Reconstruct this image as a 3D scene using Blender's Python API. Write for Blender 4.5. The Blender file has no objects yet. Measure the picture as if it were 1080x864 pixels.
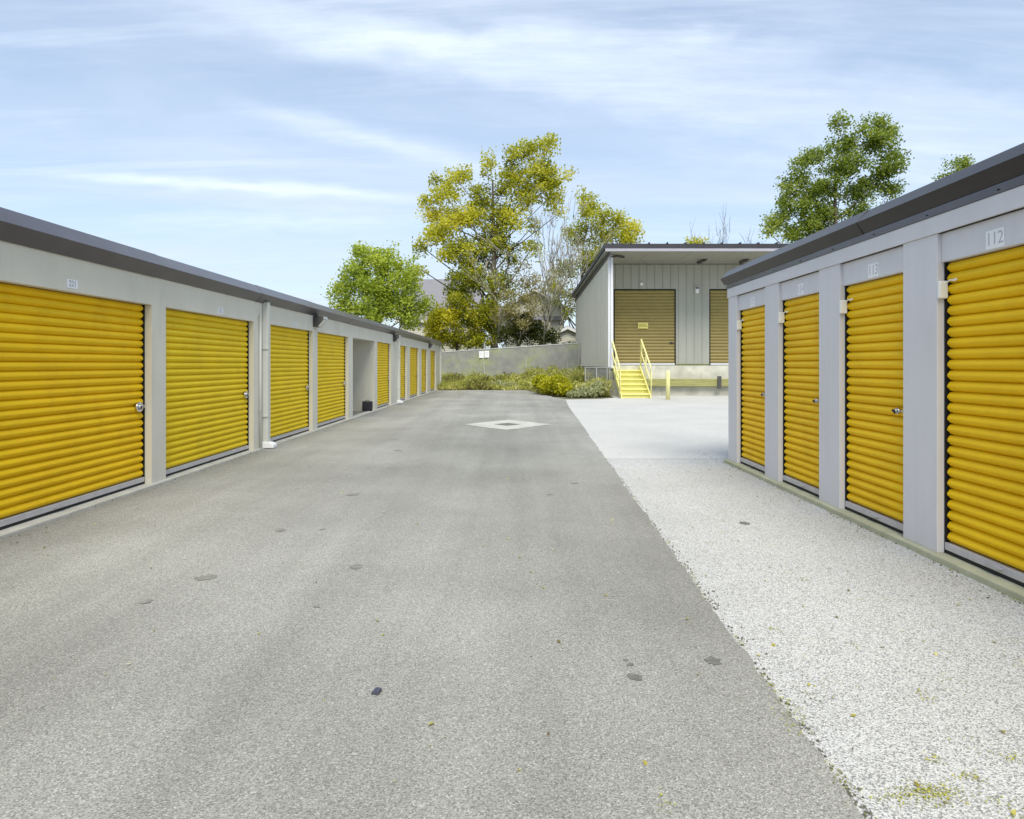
import bpy, bmesh, math, random
import numpy as np
from mathutils import Vector, Matrix
R = math.radians
random.seed(11); rng = np.random.default_rng(11)
S = bpy.context.scene
COL = S.collection

# ------------------------------------------------------------------ camera numbers
F, U0, V0, H = 700.0, 543.0, 384.0, 1.45          # photo pixels (1080 wide), eye height
def at(u, v, Y):                                    # a photo point at a known distance
    return Vector(((u-U0)*Y/F, Y, H-(v-V0)*Y/F))
def gp(u, v, z=0.0):                                # a photo point on the ground
    Y = F*(H-z)/(v-V0); return Vector(((u-U0)*Y/F, Y, z))

# ------------------------------------------------------------------ materials
def newmat(name):
    m = bpy.data.materials.new(name); m.use_nodes = True
    nt = m.node_tree
    return m, nt, nt.nodes, nt.links, nt.nodes['Principled BSDF']
def ramp(nd, stops):
    r = nd.new('ShaderNodeValToRGB'); e = r.color_ramp.elements
    while len(e) < len(stops): e.new(0.5)
    for i, (p, c) in enumerate(stops):
        e[i].position = p; e[i].color = (*c, 1) if len(c) == 3 else c
    return r
def noise(nd, lk, scale, detail=4, rough=0.55, stretch=None, seed=(0,0,0)):
    g = nd.new('ShaderNodeNewGeometry')
    mp = nd.new('ShaderNodeMapping'); lk.new(g.outputs['Position'], mp.inputs['Vector'])
    mp.inputs['Location'].default_value = seed
    if stretch: mp.inputs['Scale'].default_value = stretch
    n = nd.new('ShaderNodeTexNoise'); n.inputs['Scale'].default_value = scale
    n.inputs['Detail'].default_value = detail; n.inputs['Roughness'].default_value = rough
    lk.new(mp.outputs[0], n.inputs['Vector'])
    return n
def mixc(nd, lk, a, b, fac, mode='MIX'):
    m = nd.new('ShaderNodeMix'); m.data_type = 'RGBA'; m.blend_type = mode
    for sock, val in ((m.inputs[0], fac), (m.inputs[6], a), (m.inputs[7], b)):
        if hasattr(val, 'is_output') or isinstance(val, bpy.types.NodeSocket): lk.new(val, sock)
        elif isinstance(val, (int, float)): sock.default_value = val
        else: sock.default_value = (*val, 1)
    return m.outputs[2]
def bump(nd, lk, p, src, strength, dist):
    b = nd.new('ShaderNodeBump'); b.inputs['Strength'].default_value = strength
    b.inputs['Distance'].default_value = dist
    lk.new(src, b.inputs['Height']); lk.new(b.outputs[0], p.inputs['Normal'])
    return b
def paint(name, col, rough=0.45, var=0.10, scale=3.0, stretch=(1,1,0.35), metal=0.0, dirt=None, dirt_amt=0.25, bmp=0.0, spec=0.5, wave=0.0, streak=None):
    m, nt, nd, lk, p = newmat(name)
    n = noise(nd, lk, scale, 6, 0.6, stretch)
    lo = tuple(c*(1-var) for c in col); hi = tuple(min(1, c*(1+var*0.6)) for c in col)
    r = ramp(nd, [(0.3, lo), (0.7, hi)]); lk.new(n.outputs['Fac'], r.inputs[0])
    out = r.outputs[0]
    if dirt:
        n2 = noise(nd, lk, 2.3, 8, 0.7, (1.3,1.3,0.5), (7,3,1))
        rr = ramp(nd, [(0.50, (0,0,0)), (0.78, (dirt_amt,)*3)]); lk.new(n2.outputs['Fac'], rr.inputs[0])
        out = mixc(nd, lk, out, dirt, rr.outputs[0])
    if streak:
        n4 = noise(nd, lk, 13.0, 6, 0.65, (1,1,0.04), (2,6,4)); r4 = ramp(nd, [(0.50,(0,0,0)),(0.75,(streak[1],)*3)]); lk.new(n4.outputs['Fac'], r4.inputs[0])
        out = mixc(nd, lk, out, streak[0], r4.outputs[0])
    if wave:
        n5 = noise(nd, lk, 1.7, 3, 0.5, (1,1,2.0), (1,2,9)); bump(nd, lk, p, n5.outputs['Fac'], wave, 0.03)
    lk.new(out, p.inputs['Base Color'])
    p.inputs['Roughness'].default_value = rough; p.inputs['Metallic'].default_value = metal
    p.inputs['Specular IOR Level'].default_value = spec
    if bmp:
        n3 = noise(nd, lk, 60, 3, 0.5); bump(nd, lk, p, n3.outputs['Fac'], bmp, 0.004)
    return m

M = {}
M['wall_warm_lit']  = paint('warm_lit_wall_paint', (0.70,0.67,0.565), 0.6, 0.07, 1.5, dirt=(0.47,0.45,0.37), dirt_amt=0.35, wave=0.12, streak=((0.50,0.475,0.39),0.16))  # both rows share about one wall colour; warm light is tinted in here
M['wall_cool_shaded']   = paint('cool_shaded_wall_paint', (0.68,0.67,0.69), 0.5, 0.05, 1.5, dirt=(0.5,0.5,0.5), dirt_amt=0.25, wave=0.12, streak=((0.48,0.48,0.48),0.16))  # about the same wall colour, with the cool tint of shade painted in
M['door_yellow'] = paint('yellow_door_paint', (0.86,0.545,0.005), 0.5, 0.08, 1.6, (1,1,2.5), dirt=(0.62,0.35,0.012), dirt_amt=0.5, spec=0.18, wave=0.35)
M['door_lemon']  = paint('lemon_door_paint', (0.83,0.60,0.012), 0.5, 0.08, 1.6, (1,1,2.5), dirt=(0.62,0.42,0.02), dirt_amt=0.5, spec=0.18, wave=0.35)
M['gap_shade']  = paint('shade_black_door_guide', (0.012,0.010,0.008), 0.9)  # near-black, so the shade of the door-edge gaps sits in the colour
M['bar']         = paint('aluminium_bar', (0.56,0.55,0.58), 0.42, 0.12, 8, metal=0.35)
M['rubber']      = paint('black_rubber', (0.015,0.015,0.018), 0.7)
M['chrome']      = paint('lock_steel', (0.62,0.62,0.63), 0.22, 0.1, 30, metal=0.95)
M['trim_dark']   = paint('dark_roof_trim', (0.075,0.07,0.08), 0.30, 0.15, 2.5, (1,0.6,1), dirt=(0.16,0.155,0.16), dirt_amt=0.4, spec=0.6)
M['roof_dark']   = paint('dark_roof_metal', (0.032,0.030,0.036), 0.45, 0.15, 2.5)
M['trim_brown']  = paint('dark_brown_roof_trim', (0.024,0.020,0.020), 0.34, 0.15, 2.5, (1,0.6,1), dirt=(0.05,0.046,0.046), dirt_amt=0.35, spec=0.4)
M['white']       = paint('white_plastic', (0.88,0.88,0.88), 0.45, 0.05, 6)
M['sensor']      = paint('ivory_plastic', (0.86,0.86,0.80), 0.4, 0.04, 20)
M['downspout']   = paint('pale_downspout_paint', (0.64,0.64,0.58), 0.45, 0.08, 3, dirt=(0.42,0.42,0.33), dirt_amt=0.3)
M['numeral']     = paint('grey_numerals', (0.30,0.30,0.36), 0.6)
M['numeral_pale']= paint('faded_grey_numerals', (0.50,0.50,0.56), 0.6)
M['roof_sheet']  = paint('roof_sheet', (0.30,0.30,0.30), 0.5, 0.1, 1)
M['sill']        = paint('concrete_sill', (0.56,0.55,0.48), 0.85, 0.16, 5, (1,1,1), dirt=(0.33,0.33,0.24), dirt_amt=0.5, bmp=0.5)
M['curb']        = paint('mossy_concrete_curb', (0.46,0.46,0.32), 0.88, 0.16, 5, (1,1,1), dirt=(0.30,0.32,0.13), dirt_amt=0.6, bmp=0.5)
M['lamp_dark']   = paint('dark_lamp_housing', (0.06,0.058,0.055), 0.5)
M['lamp_lens']   = paint('frosted_lamp_lens', (0.60,0.60,0.58), 0.3, 0.06, 20)
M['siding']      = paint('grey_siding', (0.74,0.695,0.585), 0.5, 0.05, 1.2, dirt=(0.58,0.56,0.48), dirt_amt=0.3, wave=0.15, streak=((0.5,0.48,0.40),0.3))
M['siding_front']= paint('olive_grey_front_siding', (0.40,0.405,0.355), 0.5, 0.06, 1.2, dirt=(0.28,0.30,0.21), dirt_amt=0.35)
M['corner_white']= paint('pale_corner_trim', (0.66,0.67,0.69), 0.4, 0.05, 2)
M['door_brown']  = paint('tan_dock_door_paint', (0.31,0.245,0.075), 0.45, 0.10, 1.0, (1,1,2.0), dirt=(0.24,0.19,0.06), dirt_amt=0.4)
M['soffit']      = paint('soffit_panel', (0.34,0.34,0.31), 0.55, 0.06, 1.5)
M['fascia']      = paint('lilac_grey_fascia', (0.36,0.36,0.40), 0.4, 0.06, 2)
M['yellow_steel']= paint('pale_yellow_steel', (0.84,0.79,0.27), 0.45, 0.08, 5, (1,1,1), dirt=(0.70,0.60,0.14), dirt_amt=0.35)
M['yellow_pale'] = paint('bleached_yellow_paint', (0.82,0.77,0.34), 0.45, 0.08, 5, (1,1,1), dirt=(0.60,0.55,0.24), dirt_amt=0.35)
M['sign_yellow'] = paint('yellow_sign', (0.74,0.68,0.20), 0.5, 0.05, 8)
M['sign_ink']    = paint('sign_lettering', (0.36,0.31,0.04), 0.6)
M['sign_grey_ink']=paint('faint_grey_lettering', (0.48,0.48,0.50), 0.6)
M['galv']        = paint('galvanised_steel', (0.50,0.50,0.48), 0.45, 0.15, 8, metal=0.4)
M['dock_wood']   = paint('mossy_timber', (0.30,0.29,0.11), 0.85, 0.35, 3, (0.4,2,6), dirt=(0.32,0.36,0.08), dirt_amt=0.7, bmp=0.6)
M['iron']        = paint('cast_iron', (0.20,0.20,0.18), 0.75, 0.2, 20, metal=0.2)
M['drain_conc']  = paint('pale_drain_collar', (0.50,0.50,0.445), 0.85, 0.14, 2, (1,1,1), dirt=(0.38,0.38,0.30), dirt_amt=0.5, bmp=0.4)
M['black_plastic']=paint('black_plastic', (0.016,0.016,0.020), 0.35, 0.3, 14)
M['scrap']       = paint('slate_plastic_scrap', (0.075,0.075,0.11), 0.35, 0.3, 60)
M['house_wall']  = paint('cream_house_siding', (0.60,0.58,0.48), 0.7, 0.06, 1, dirt=(0.40,0.39,0.32), dirt_amt=0.3)
M['house_trim']  = paint('white_house_trim', (0.74,0.74,0.70), 0.5)
M['house_roof']  = paint('grey_shingles', (0.22,0.215,0.235), 0.85, 0.12, 3, (1,1,4))
M['window']      = paint('dark_window_glass', (0.05,0.06,0.07), 0.08, 0.1, 1)
M['bark']        = paint('brown_bark', (0.10,0.085,0.06), 0.9, 0.3, 6, (1,1,0.3), bmp=0.6)
M['bark_pale']   = paint('pale_grey_bark', (0.33,0.31,0.24), 0.9, 0.25, 6, (1,1,0.3), bmp=0.6)
M['soil']        = paint('bare_ground', (0.13,0.12,0.06), 0.95, 0.4, 0.8, (1,1,1), dirt=(0.10,0.14,0.03), dirt_amt=0.8, bmp=0.5)
M['joint']       = paint('joint_filler', (0.16,0.155,0.13), 0.9, 0.3, 12, (1,1,1))
M['scuff']       = paint('chalky_scuff', (0.385,0.385,0.36), 0.9, 0.2, 40, (1,1,1))
M['damp']        = paint('faint_damp_stain', (0.22,0.22,0.19), 0.9, 0.3, 30, (1,1,1))
M['oil']         = paint('oil_stain', (0.17,0.168,0.145), 0.55, 0.3, 20, (1,1,1))

def block_mat(name, a, b, mortar, bw, bh, axis='x'):
    m, nt, nd, lk, p = newmat(name)
    g = nd.new('ShaderNodeNewGeometry'); sp = nd.new('ShaderNodeSeparateXYZ'); lk.new(g.outputs['Position'], sp.inputs[0])
    cb = nd.new('ShaderNodeCombineXYZ'); add = nd.new('ShaderNodeMath'); add.operation = 'ADD'
    lk.new(sp.outputs[0], add.inputs[0]); lk.new(sp.outputs[1], add.inputs[1])
    lk.new(add.outputs[0], cb.inputs[0]); lk.new(sp.outputs[2], cb.inputs[1])
    br = nd.new('ShaderNodeTexBrick'); lk.new(cb.outputs[0], br.inputs['Vector'])
    br.inputs['Color1'].default_value = (*a,1); br.inputs['Color2'].default_value = (*b,1); br.inputs['Mortar'].default_value = (*mortar,1)
    br.inputs['Scale'].default_value = 1; br.inputs['Brick Width'].default_value = bw; br.inputs['Row Height'].default_value = bh
    br.inputs['Mortar Size'].default_value = 0.012
    n = noise(nd, lk, 2.0, 8, 0.7); r = ramp(nd, [(0.35,(0.55,0.55,0.50)),(0.65,(1,1,1))]); lk.new(n.outputs['Fac'], r.inputs[0])
    n2 = noise(nd, lk, 1.1, 6, 0.6, None, (4,8,2)); r2 = ramp(nd, [(0.5,(0,0,0)),(0.7,(0.5,0.5,0.5))]); lk.new(n2.outputs['Fac'], r2.inputs[0])
    o = mixc(nd, lk, br.outputs['Color'], r.outputs[0], 1.0, 'MULTIPLY')
    o = mixc(nd, lk, o, (0.28,0.30,0.16), r2.outputs[0])
    lk.new(o, p.inputs['Base Color']); p.inputs['Roughness'].default_value = 0.9
    bump(nd, lk, p, br.outputs['Fac'], -0.4, 0.01)
    return m
M['block'] = block_mat('concrete_block', (0.42,0.42,0.38), (0.36,0.36,0.32), (0.25,0.25,0.22), 0.4, 0.2)
M['dock_conc'] = paint('stained_dock_concrete', (0.50,0.49,0.42), 0.9, 0.22, 1.6, (1,1,1.5), dirt=(0.30,0.30,0.20), dirt_amt=0.7, bmp=0.4)

def screen_mat():
    m, nt, nd, lk, p = newmat('grey_privacy_screen')
    n = noise(nd, lk, 0.55, 7, 0.62, (1,1,1.3)); r = ramp(nd, [(0.40,(0.26,0.26,0.245)),(0.54,(0.29,0.295,0.25)),(0.66,(0.33,0.36,0.19))]); lk.new(n.outputs['Fac'], r.inputs[0])
    n2 = noise(nd, lk, 2.6, 6, 0.65); r2 = ramp(nd, [(0.3,(0.8,0.8,0.8)),(0.7,(1.08,1.08,1.05))]); lk.new(n2.outputs['Fac'], r2.inputs[0])
    o = mixc(nd, lk, r.outputs[0], r2.outputs[0], 1.0, 'MULTIPLY')
    lk.new(o, p.inputs['Base Color']); p.inputs['Roughness'].default_value = 0.95
    return m
M['screen'] = screen_mat()

def aggregate(name, tone_lo, tone_hi, big, vor=150.0, spk=(0.55,1.5), streak=None, green=None, bmp=0.6, pits=None, tint=None):
    """weathered pavement: stones of a few millimetres, mottling and long streaks"""
    m, nt, nd, lk, p = newmat(name)
    n1 = noise(nd, lk, big, 7, 0.62); r1 = ramp(nd, [(0.30,tone_lo),(0.70,tone_hi)]); lk.new(n1.outputs['Fac'], r1.inputs[0])
    out = r1.outputs[0]
    if streak:
        n4 = noise(nd, lk, 1.5, 6, 0.62, (1.0,0.05,1), (3,1,0)); r4 = ramp(nd, [(0.32,(streak[0],)*3),(0.70,(streak[1],)*3)]); lk.new(n4.outputs['Fac'], r4.inputs[0])
        out = mixc(nd, lk, out, r4.outputs[0], 1.0, 'MULTIPLY')
        # brighter worn wheel track, darker rim by the sheds
        n5 = noise(nd, lk, 0.23, 3, 0.5, None, (11,2,0)); r5 = ramp(nd, [(0.35,(0.88,)*3),(0.65,(1.12,)*3)]); lk.new(n5.outputs['Fac'], r5.inputs[0])
        out = mixc(nd, lk, out, r5.outputs[0], 1.0, 'MULTIPLY')
    g = nd.new('ShaderNodeNewGeometry')
    v = nd.new('ShaderNodeTexVoronoi'); v.inputs['Scale'].default_value = vor; lk.new(g.outputs['Position'], v.inputs['Vector'])
    bw = nd.new('ShaderNodeSeparateColor'); lk.new(v.outputs['Color'], bw.inputs[0])
    r2 = ramp(nd, [(0.0,(spk[0],)*3),(0.22,(spk[0]*1.28,)*3),(0.5,(1,1,1)),(0.86,(1.06,)*3),(1.0,(spk[1],)*3)]); lk.new(bw.outputs[0], r2.inputs[0])
    out = mixc(nd, lk, out, r2.outputs[0], 1.0, 'MULTIPLY')
    nf = noise(nd, lk, 95, 4, 0.7); rf = ramp(nd, [(0.33,(0.85,)*3),(0.66,(1.13,)*3)]); lk.new(nf.outputs['Fac'], rf.inputs[0])
    out = mixc(nd, lk, out, rf.outputs[0], 1.0, 'MULTIPLY')
    if pits:
        n6 = noise(nd, lk, 52, 4, 0.8, None, (5,5,5)); r6 = ramp(nd, [(0.60,(0,0,0)),(0.68,(pits[1],)*3)]); lk.new(n6.outputs['Fac'], r6.inputs[0])
        out = mixc(nd, lk, out, pits[0], r6.outputs[0])
    if green:
        n3 = noise(nd, lk, 2.2, 8, 0.75, None, (2,9,0)); r3 = ramp(nd, [(0.60,(0,0,0)),(0.78,(green[1],)*3)]); lk.new(n3.outputs['Fac'], r3.inputs[0])
        out = mixc(nd, lk, out, green[0], r3.outputs[0])
    lk.new(out, p.inputs['Base Color']); p.inputs['Roughness'].default_value = 0.92; p.inputs['Specular IOR Level'].default_value = 0.25
    bump(nd, lk, p, v.outputs['Distance'], bmp, 0.003)
    return m
M['asphalt'] = aggregate('weathered_asphalt', (0.268,0.268,0.24), (0.352,0.35,0.318), 0.5, 200, (0.56,1.60), streak=(0.88,1.13), green=((0.30,0.31,0.17),0.10))
M['agg']     = aggregate('exposed_aggregate_concrete', (0.53,0.535,0.515), (0.61,0.615,0.60), 0.6, 165, (0.42,1.16), green=((0.50,0.50,0.20),0.30), pits=((0.28,0.275,0.25),0.55), bmp=0.9)
M['smooth']  = aggregate('pale_smooth_concrete', (0.49,0.49,0.465), (0.57,0.57,0.54), 0.55, 120, (0.68,1.10), green=((0.55,0.54,0.40),0.25), bmp=0.2)

def leaf_mat(name, stops, trans=0.5):
    m, nt, nd, lk, p = newmat(name)
    a = nd.new('ShaderNodeAttribute'); a.attribute_name = 'leaf_tone'
    r = ramp(nd, stops); lk.new(a.outputs['Fac'], r.inputs[0])
    lk.new(r.outputs[0], p.inputs['Base Color']); p.inputs['Roughness'].default_value = 0.5; p.inputs['Specular IOR Level'].default_value = 0.35
    t = nd.new('ShaderNodeBsdfTranslucent'); tr_ = mixc(nd, lk, r.outputs[0], (1.35,1.35,1.2), 1.0, 'MULTIPLY'); lk.new(tr_, t.inputs['Color'])
    mx = nd.new('ShaderNodeMixShader'); mx.inputs[0].default_value = trans
    lk.new(p.outputs[0], mx.inputs[1]); lk.new(t.outputs[0], mx.inputs[2])
    lk.new(mx.outputs[0], nd['Material Output'].inputs['Surface'])
    return m
M['leaf_green']  = leaf_mat('fresh_green_leaves', [(0,(0.11,0.155,0.015)),(0.4,(0.34,0.42,0.045)),(1,(0.60,0.65,0.13))])
M['leaf_poplar'] = leaf_mat('yellowing_leaves', [(0,(0.12,0.135,0.015)),(0.35,(0.33,0.36,0.03)),(0.7,(0.56,0.55,0.05)),(1,(0.72,0.66,0.10))])
M['leaf_gold']   = leaf_mat('golden_leaves', [(0,(0.11,0.12,0.012)),(0.4,(0.34,0.36,0.02)),(0.75,(0.58,0.54,0.03)),(1,(0.72,0.58,0.03))])
M['leaf_ash']    = leaf_mat('mid_green_leaves', [(0,(0.06,0.10,0.016)),(0.5,(0.22,0.29,0.04)),(1,(0.44,0.49,0.11))])
M['leaf_dark']   = leaf_mat('dark_evergreen_leaves', [(0,(0.03,0.045,0.010)),(0.6,(0.09,0.115,0.02)),(1,(0.20,0.22,0.04))])
M['leaf_dry']    = leaf_mat('dry_olive_leaves', [(0,(0.13,0.125,0.04)),(0.5,(0.34,0.31,0.12)),(1,(0.52,0.47,0.26))])
M['weed']        = leaf_mat('mixed_weeds', [(0,(0.17,0.13,0.07)),(0.25,(0.28,0.28,0.07)),(0.6,(0.42,0.44,0.10)),(0.85,(0.54,0.53,0.15)),(1,(0.64,0.59,0.32))])
M['leaf_lime']   = leaf_mat('lime_leaves', [(0,(0.16,0.19,0.012)),(0.5,(0.42,0.42,0.02)),(1,(0.62,0.58,0.04))])
M['leaf_pale']   = leaf_mat('pale_variegated_leaves', [(0,(0.18,0.21,0.08)),(0.5,(0.42,0.44,0.24)),(1,(0.62,0.62,0.44))])
M['litter']      = leaf_mat('fallen_leaves', [(0,(0.09,0.07,0.03)),(0.4,(0.30,0.25,0.06)),(0.75,(0.42,0.40,0.06)),(1,(0.55,0.53,0.35))], 0.1)
M['moss']        = leaf_mat('yellow_moss', [(0,(0.14,0.16,0.015)),(0.5,(0.36,0.36,0.03)),(1,(0.52,0.50,0.06))], 0.1)

# ------------------------------------------------------------------ mesh builder
class MB:
    def __init__(s): s.v = []; s.f = []; s.mi = []
    def quad(s, *pts, mi=0):
        i = len(s.v); s.v += [tuple(p) for p in pts]; s.f.append(tuple(range(i, i+len(pts)))); s.mi.append(mi)
    def box(s, a, b, mi=0, T=None):
        x0,y0,z0 = (min(a[i],b[i]) for i in range(3)); x1,y1,z1 = (max(a[i],b[i]) for i in range(3))
        c = [Vector(p) for p in ((x0,y0,z0),(x1,y0,z0),(x1,y1,z0),(x0,y1,z0),(x0,y0,z1),(x1,y0,z1),(x1,y1,z1),(x0,y1,z1))]
        if T: c = [T @ p for p in c]
        i = len(s.v); s.v += [tuple(p) for p in c]
        for f in ((3,2,1,0),(4,5,6,7),(0,1,5,4),(1,2,6,5),(2,3,7,6),(3,0,4,7)):
            s.f.append(tuple(i+k for k in f)); s.mi.append(mi)
    def prism(s, prof, fn, t0, t1, mi=0, caps=True):
        """closed profile [(a,b)...] swept from t0 to t1; fn(a,b,t) -> point"""
        n = len(prof); i = len(s.v)
        s.v += [tuple(fn(a,b,t0)) for a,b in prof] + [tuple(fn(a,b,t1)) for a,b in prof]
        for k in range(n):
            j = (k+1) % n; s.f.append((i+k, i+j, i+n+j, i+n+k)); s.mi.append(mi)
        if caps:
            s.f.append(tuple(range(i+n-1, i-1, -1))); s.mi.append(mi)
            s.f.append(tuple(range(i+n, i+2*n))); s.mi.append(mi)
    def tube(s, pts, rad, n=8, mi=0):
        pts = [Vector(p) for p in pts]
        if not hasattr(rad, '__len__'): rad = [rad]*len(pts)
        i0 = len(s.v); up = Vector((0.137,0.291,1)).normalized()
        for k, p in enumerate(pts):
            d = (pts[min(k+1,len(pts)-1)] - pts[max(k-1,0)])
            d = d.normalized() if d.length > 1e-9 else Vector((0,0,1))
            a = d.cross(up)
            if a.length < 1e-3: a = d.cross(Vector((1,0,0)))
            a.normalize(); b = d.cross(a)
            for q in range(n):
                t = 2*math.pi*q/n; s.v.append(tuple(p + (a*math.cos(t)+b*math.sin(t))*rad[k]))
        for k in range(len(pts)-1):
            for q in range(n):
                r = (q+1) % n
                s.f.append((i0+k*n+q, i0+k*n+r, i0+(k+1)*n+r, i0+(k+1)*n+q)); s.mi.append(mi)
        s.f.append(tuple(range(i0+n-1, i0-1, -1))); s.mi.append(mi)
        e = i0+(len(pts)-1)*n; s.f.append(tuple(range(e, e+n))); s.mi.append(mi)
    def build(s, name, mats, parent=None, bevel=0, smooth=False, fix=True):
        me = bpy.data.meshes.new(name); me.from_pydata(s.v, [], s.f)
        if not isinstance(mats, (list, tuple)): mats = [mats]
        for m in mats: me.materials.append(m)
        me.polygons.foreach_set('material_index', s.mi)
        if fix:
            bm = bmesh.new(); bm.from_mesh(me); bmesh.ops.recalc_face_normals(bm, faces=bm.faces); bm.to_mesh(me); bm.free()
        if smooth: me.polygons.foreach_set('use_smooth', [True]*len(me.polygons))
        me.update()
        o = bpy.data.objects.new(name, me); COL.objects.link(o)
        if parent: 
            o.parent = parent
            o.matrix_parent_inverse = Matrix.Translation(-parent.location)
        if bevel:
            b = o.modifiers.new('bevel', 'BEVEL'); b.width = bevel; b.segments = 2; b.limit_method = 'ANGLE'
        return o
def tag(o, label=None, cat=None, group=None, kind=None):
    if label: o['label'] = label
    if cat: o['category'] = cat
    if group: o['group'] = group
    if kind: o['kind'] = kind
    return o
def thing(name, label, cat, loc=(0,0,0), group=None):
    o = bpy.data.objects.new(name, None); COL.objects.link(o); o.location = loc; o.empty_display_size = 0.3
    return tag(o, label, cat, group)
def text_mesh(name, body, size, mat, M4, parent, extrude=0.001):
    cu = bpy.data.curves.new(name, 'FONT'); cu.body = body; cu.size = size; cu.extrude = extrude
    cu.align_x = 'CENTER'; cu.align_y = 'CENTER'
    t = bpy.data.objects.new(name, cu); COL.objects.link(t)
    dg = bpy.context.evaluated_depsgraph_get(); dg.update()
    me = bpy.data.meshes.new_from_object(t.evaluated_get(dg))
    bpy.data.objects.remove(t); bpy.data.curves.remove(cu)
    me.transform(M4); me.materials.clear(); me.materials.append(mat); me.name = name
    o = bpy.data.objects.new(name, me); COL.objects.link(o); o.parent = parent
    o.matrix_parent_inverse = Matrix.Translation(-parent.location)
    return o

# ------------------------------------------------------------------ ground
def sheet(name, poly, z, mat, thick=0.0):
    mb = MB(); mb.v = [(x,y,z) for x,y in poly]; mb.f = [tuple(range(len(poly)))]; mb.mi = [0]
    if thick:
        n = len(poly); mb.v += [(x,y,z-thick) for x,y in poly]
        for k in range(n):
            j = (k+1) % n; mb.f.append((k, j, n+j, n+k)); mb.mi.append(0)
    return mb
g = MB(); g.quad((-700,-300,-0.03),(700,-300,-0.03),(700,1200,-0.03),(-700,1200,-0.03))
tag(g.build('ground', M['soil']), kind='structure')

def ragged(pts, step=0.06, amp=0.012, seed=1):
    rr = random.Random(seed); out = []; w = 0
    for a, b in zip(pts[:-1], pts[1:]):
        a = Vector(a); b = Vector(b); L = (b-a).length; n = max(1, int(L/step)); nrm = Vector((-(b-a).y, (b-a).x)).normalized()
        for k in range(n):
            w = 0.75*w + rr.uniform(-amp, amp)
            p = a.lerp(b, k/n) + nrm*(w + (0.02*rr.random() if rr.random() < .04 else 0)); out.append((p.x,p.y))
    out.append(tuple(pts[-1])); return out
XL, XR = -4.29, 3.14                  # wall planes of the two shed rows
JY = F*H/(484-V0)                     # joint between the two concretes
# asphalt, its right rim ragged over the concrete
rim = ragged([(1.05,-6),(1.108,2.11),(1.15,3.26),(1.208,4.99),(1.39,10.6),(1.60,16.0),(1.797,22.07),(2.077,27.4)], 0.05, 0.010, 3)
far = ragged([(2.077,27.4),(1.55,29.6),(1.45,33.0),(1.25,36.0),(0.2,36.9),(-2.0,36.7),(-4.3,37.0)], 0.25, 0.10, 5)
poly = rim + far[1:] + [(-4.3,39.5),(-9,39.5),(-9,-6)]
d = sheet('driveway', poly, 0.012, M['asphalt'], 0.03)
def blotch(mb, cx, cy, rx, ry, z, mi, seed, n=18, rot=0):
    rr = random.Random(seed); pts = []
    for k in range(n):
        t = 2*math.pi*k/n; q = 1 + rr.uniform(-.28,.22); x = rx*q*math.cos(t); y = ry*q*math.sin(t)
        pts.append((cx + x*math.cos(rot)-y*math.sin(rot), cy + x*math.sin(rot)+y*math.cos(rot), z))
    mb.quad(*pts, mi=mi)
for i, (u, v, w) in enumerate([(752,700,9),(670,717,8),(665,704,4),(660,699,3),(376,600,8),(219,611,11),(154,637,6),(334,642,4),(785,552,0),(372,523,7),(296,561,6),(606,511,4),(580,523,4),(420,476,5),(415,464,5),(340,560,3)]):
    if w == 0: continue
    p = gp(u, v); s = w*p.y/F
    blotch(d, p.x, p.y, s*.9, s*1.1, 0.015, 1 if i < 4 else 2, 40+i, rot=i)
for i, (u0, v0, u1, v1, w_) in enumerate([(366,582,408,538,2.2),(340,801,392,796,7),(395,655,425,662,9),(650,604,664,612,4),(300,520,470,478,5)]):
    a_, b_ = gp(u0,v0), gp(u1,v1); dd_ = (b_-a_); L_ = dd_.length; nn_ = Vector((-dd_.y,dd_.x,0)).normalized(); rr = random.Random(i); hw = w_*a_.y/F*.35
    for k in range(int(L_/0.06)):
        q = a_.lerp(b_, rr.random()) + nn_*rr.gauss(0,hw); blotch(d, q.x, q.y, rr.uniform(.006,.016), rr.uniform(.008,.028), 0.0145+0.0002*(k%7), 3, 900+i*50+k, 7, rr.random())
o = tag(d.build('driveway', [M['asphalt'], M['oil'], M['damp'], M['scuff']], fix=False), kind='structure')
a = sheet('concrete_apron', [(0.5,-6),(9.5,-6),(9.5,JY-0.008),(0.5,JY-0.008)], 0.0, M['agg'])
p = gp(785,552); blotch(a, p.x, p.y, 0.045, 0.06, 0.003, 1, 77)
tag(a.build('concrete_apron', [M['agg'], M['oil']], fix=False), kind='structure')
tag(sheet('joint', [(0.5,JY-0.008),(9.5,JY-0.008),(9.5,JY+0.008),(0.5,JY+0.008)], -0.006, M['joint']).build('expansion_joint', M['joint'], fix=False), kind='structure')
tag(sheet('yard', [(0.9,JY+0.008),(30,JY+0.008),(30,30.41),(4.3,30.41),(4.3,28.6),(3.6,27.6),(2.3,27.2),(0.9,27.0)], 0.0, M['smooth']).build('concrete_yard', M['smooth'], fix=False), kind='structure')

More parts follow.
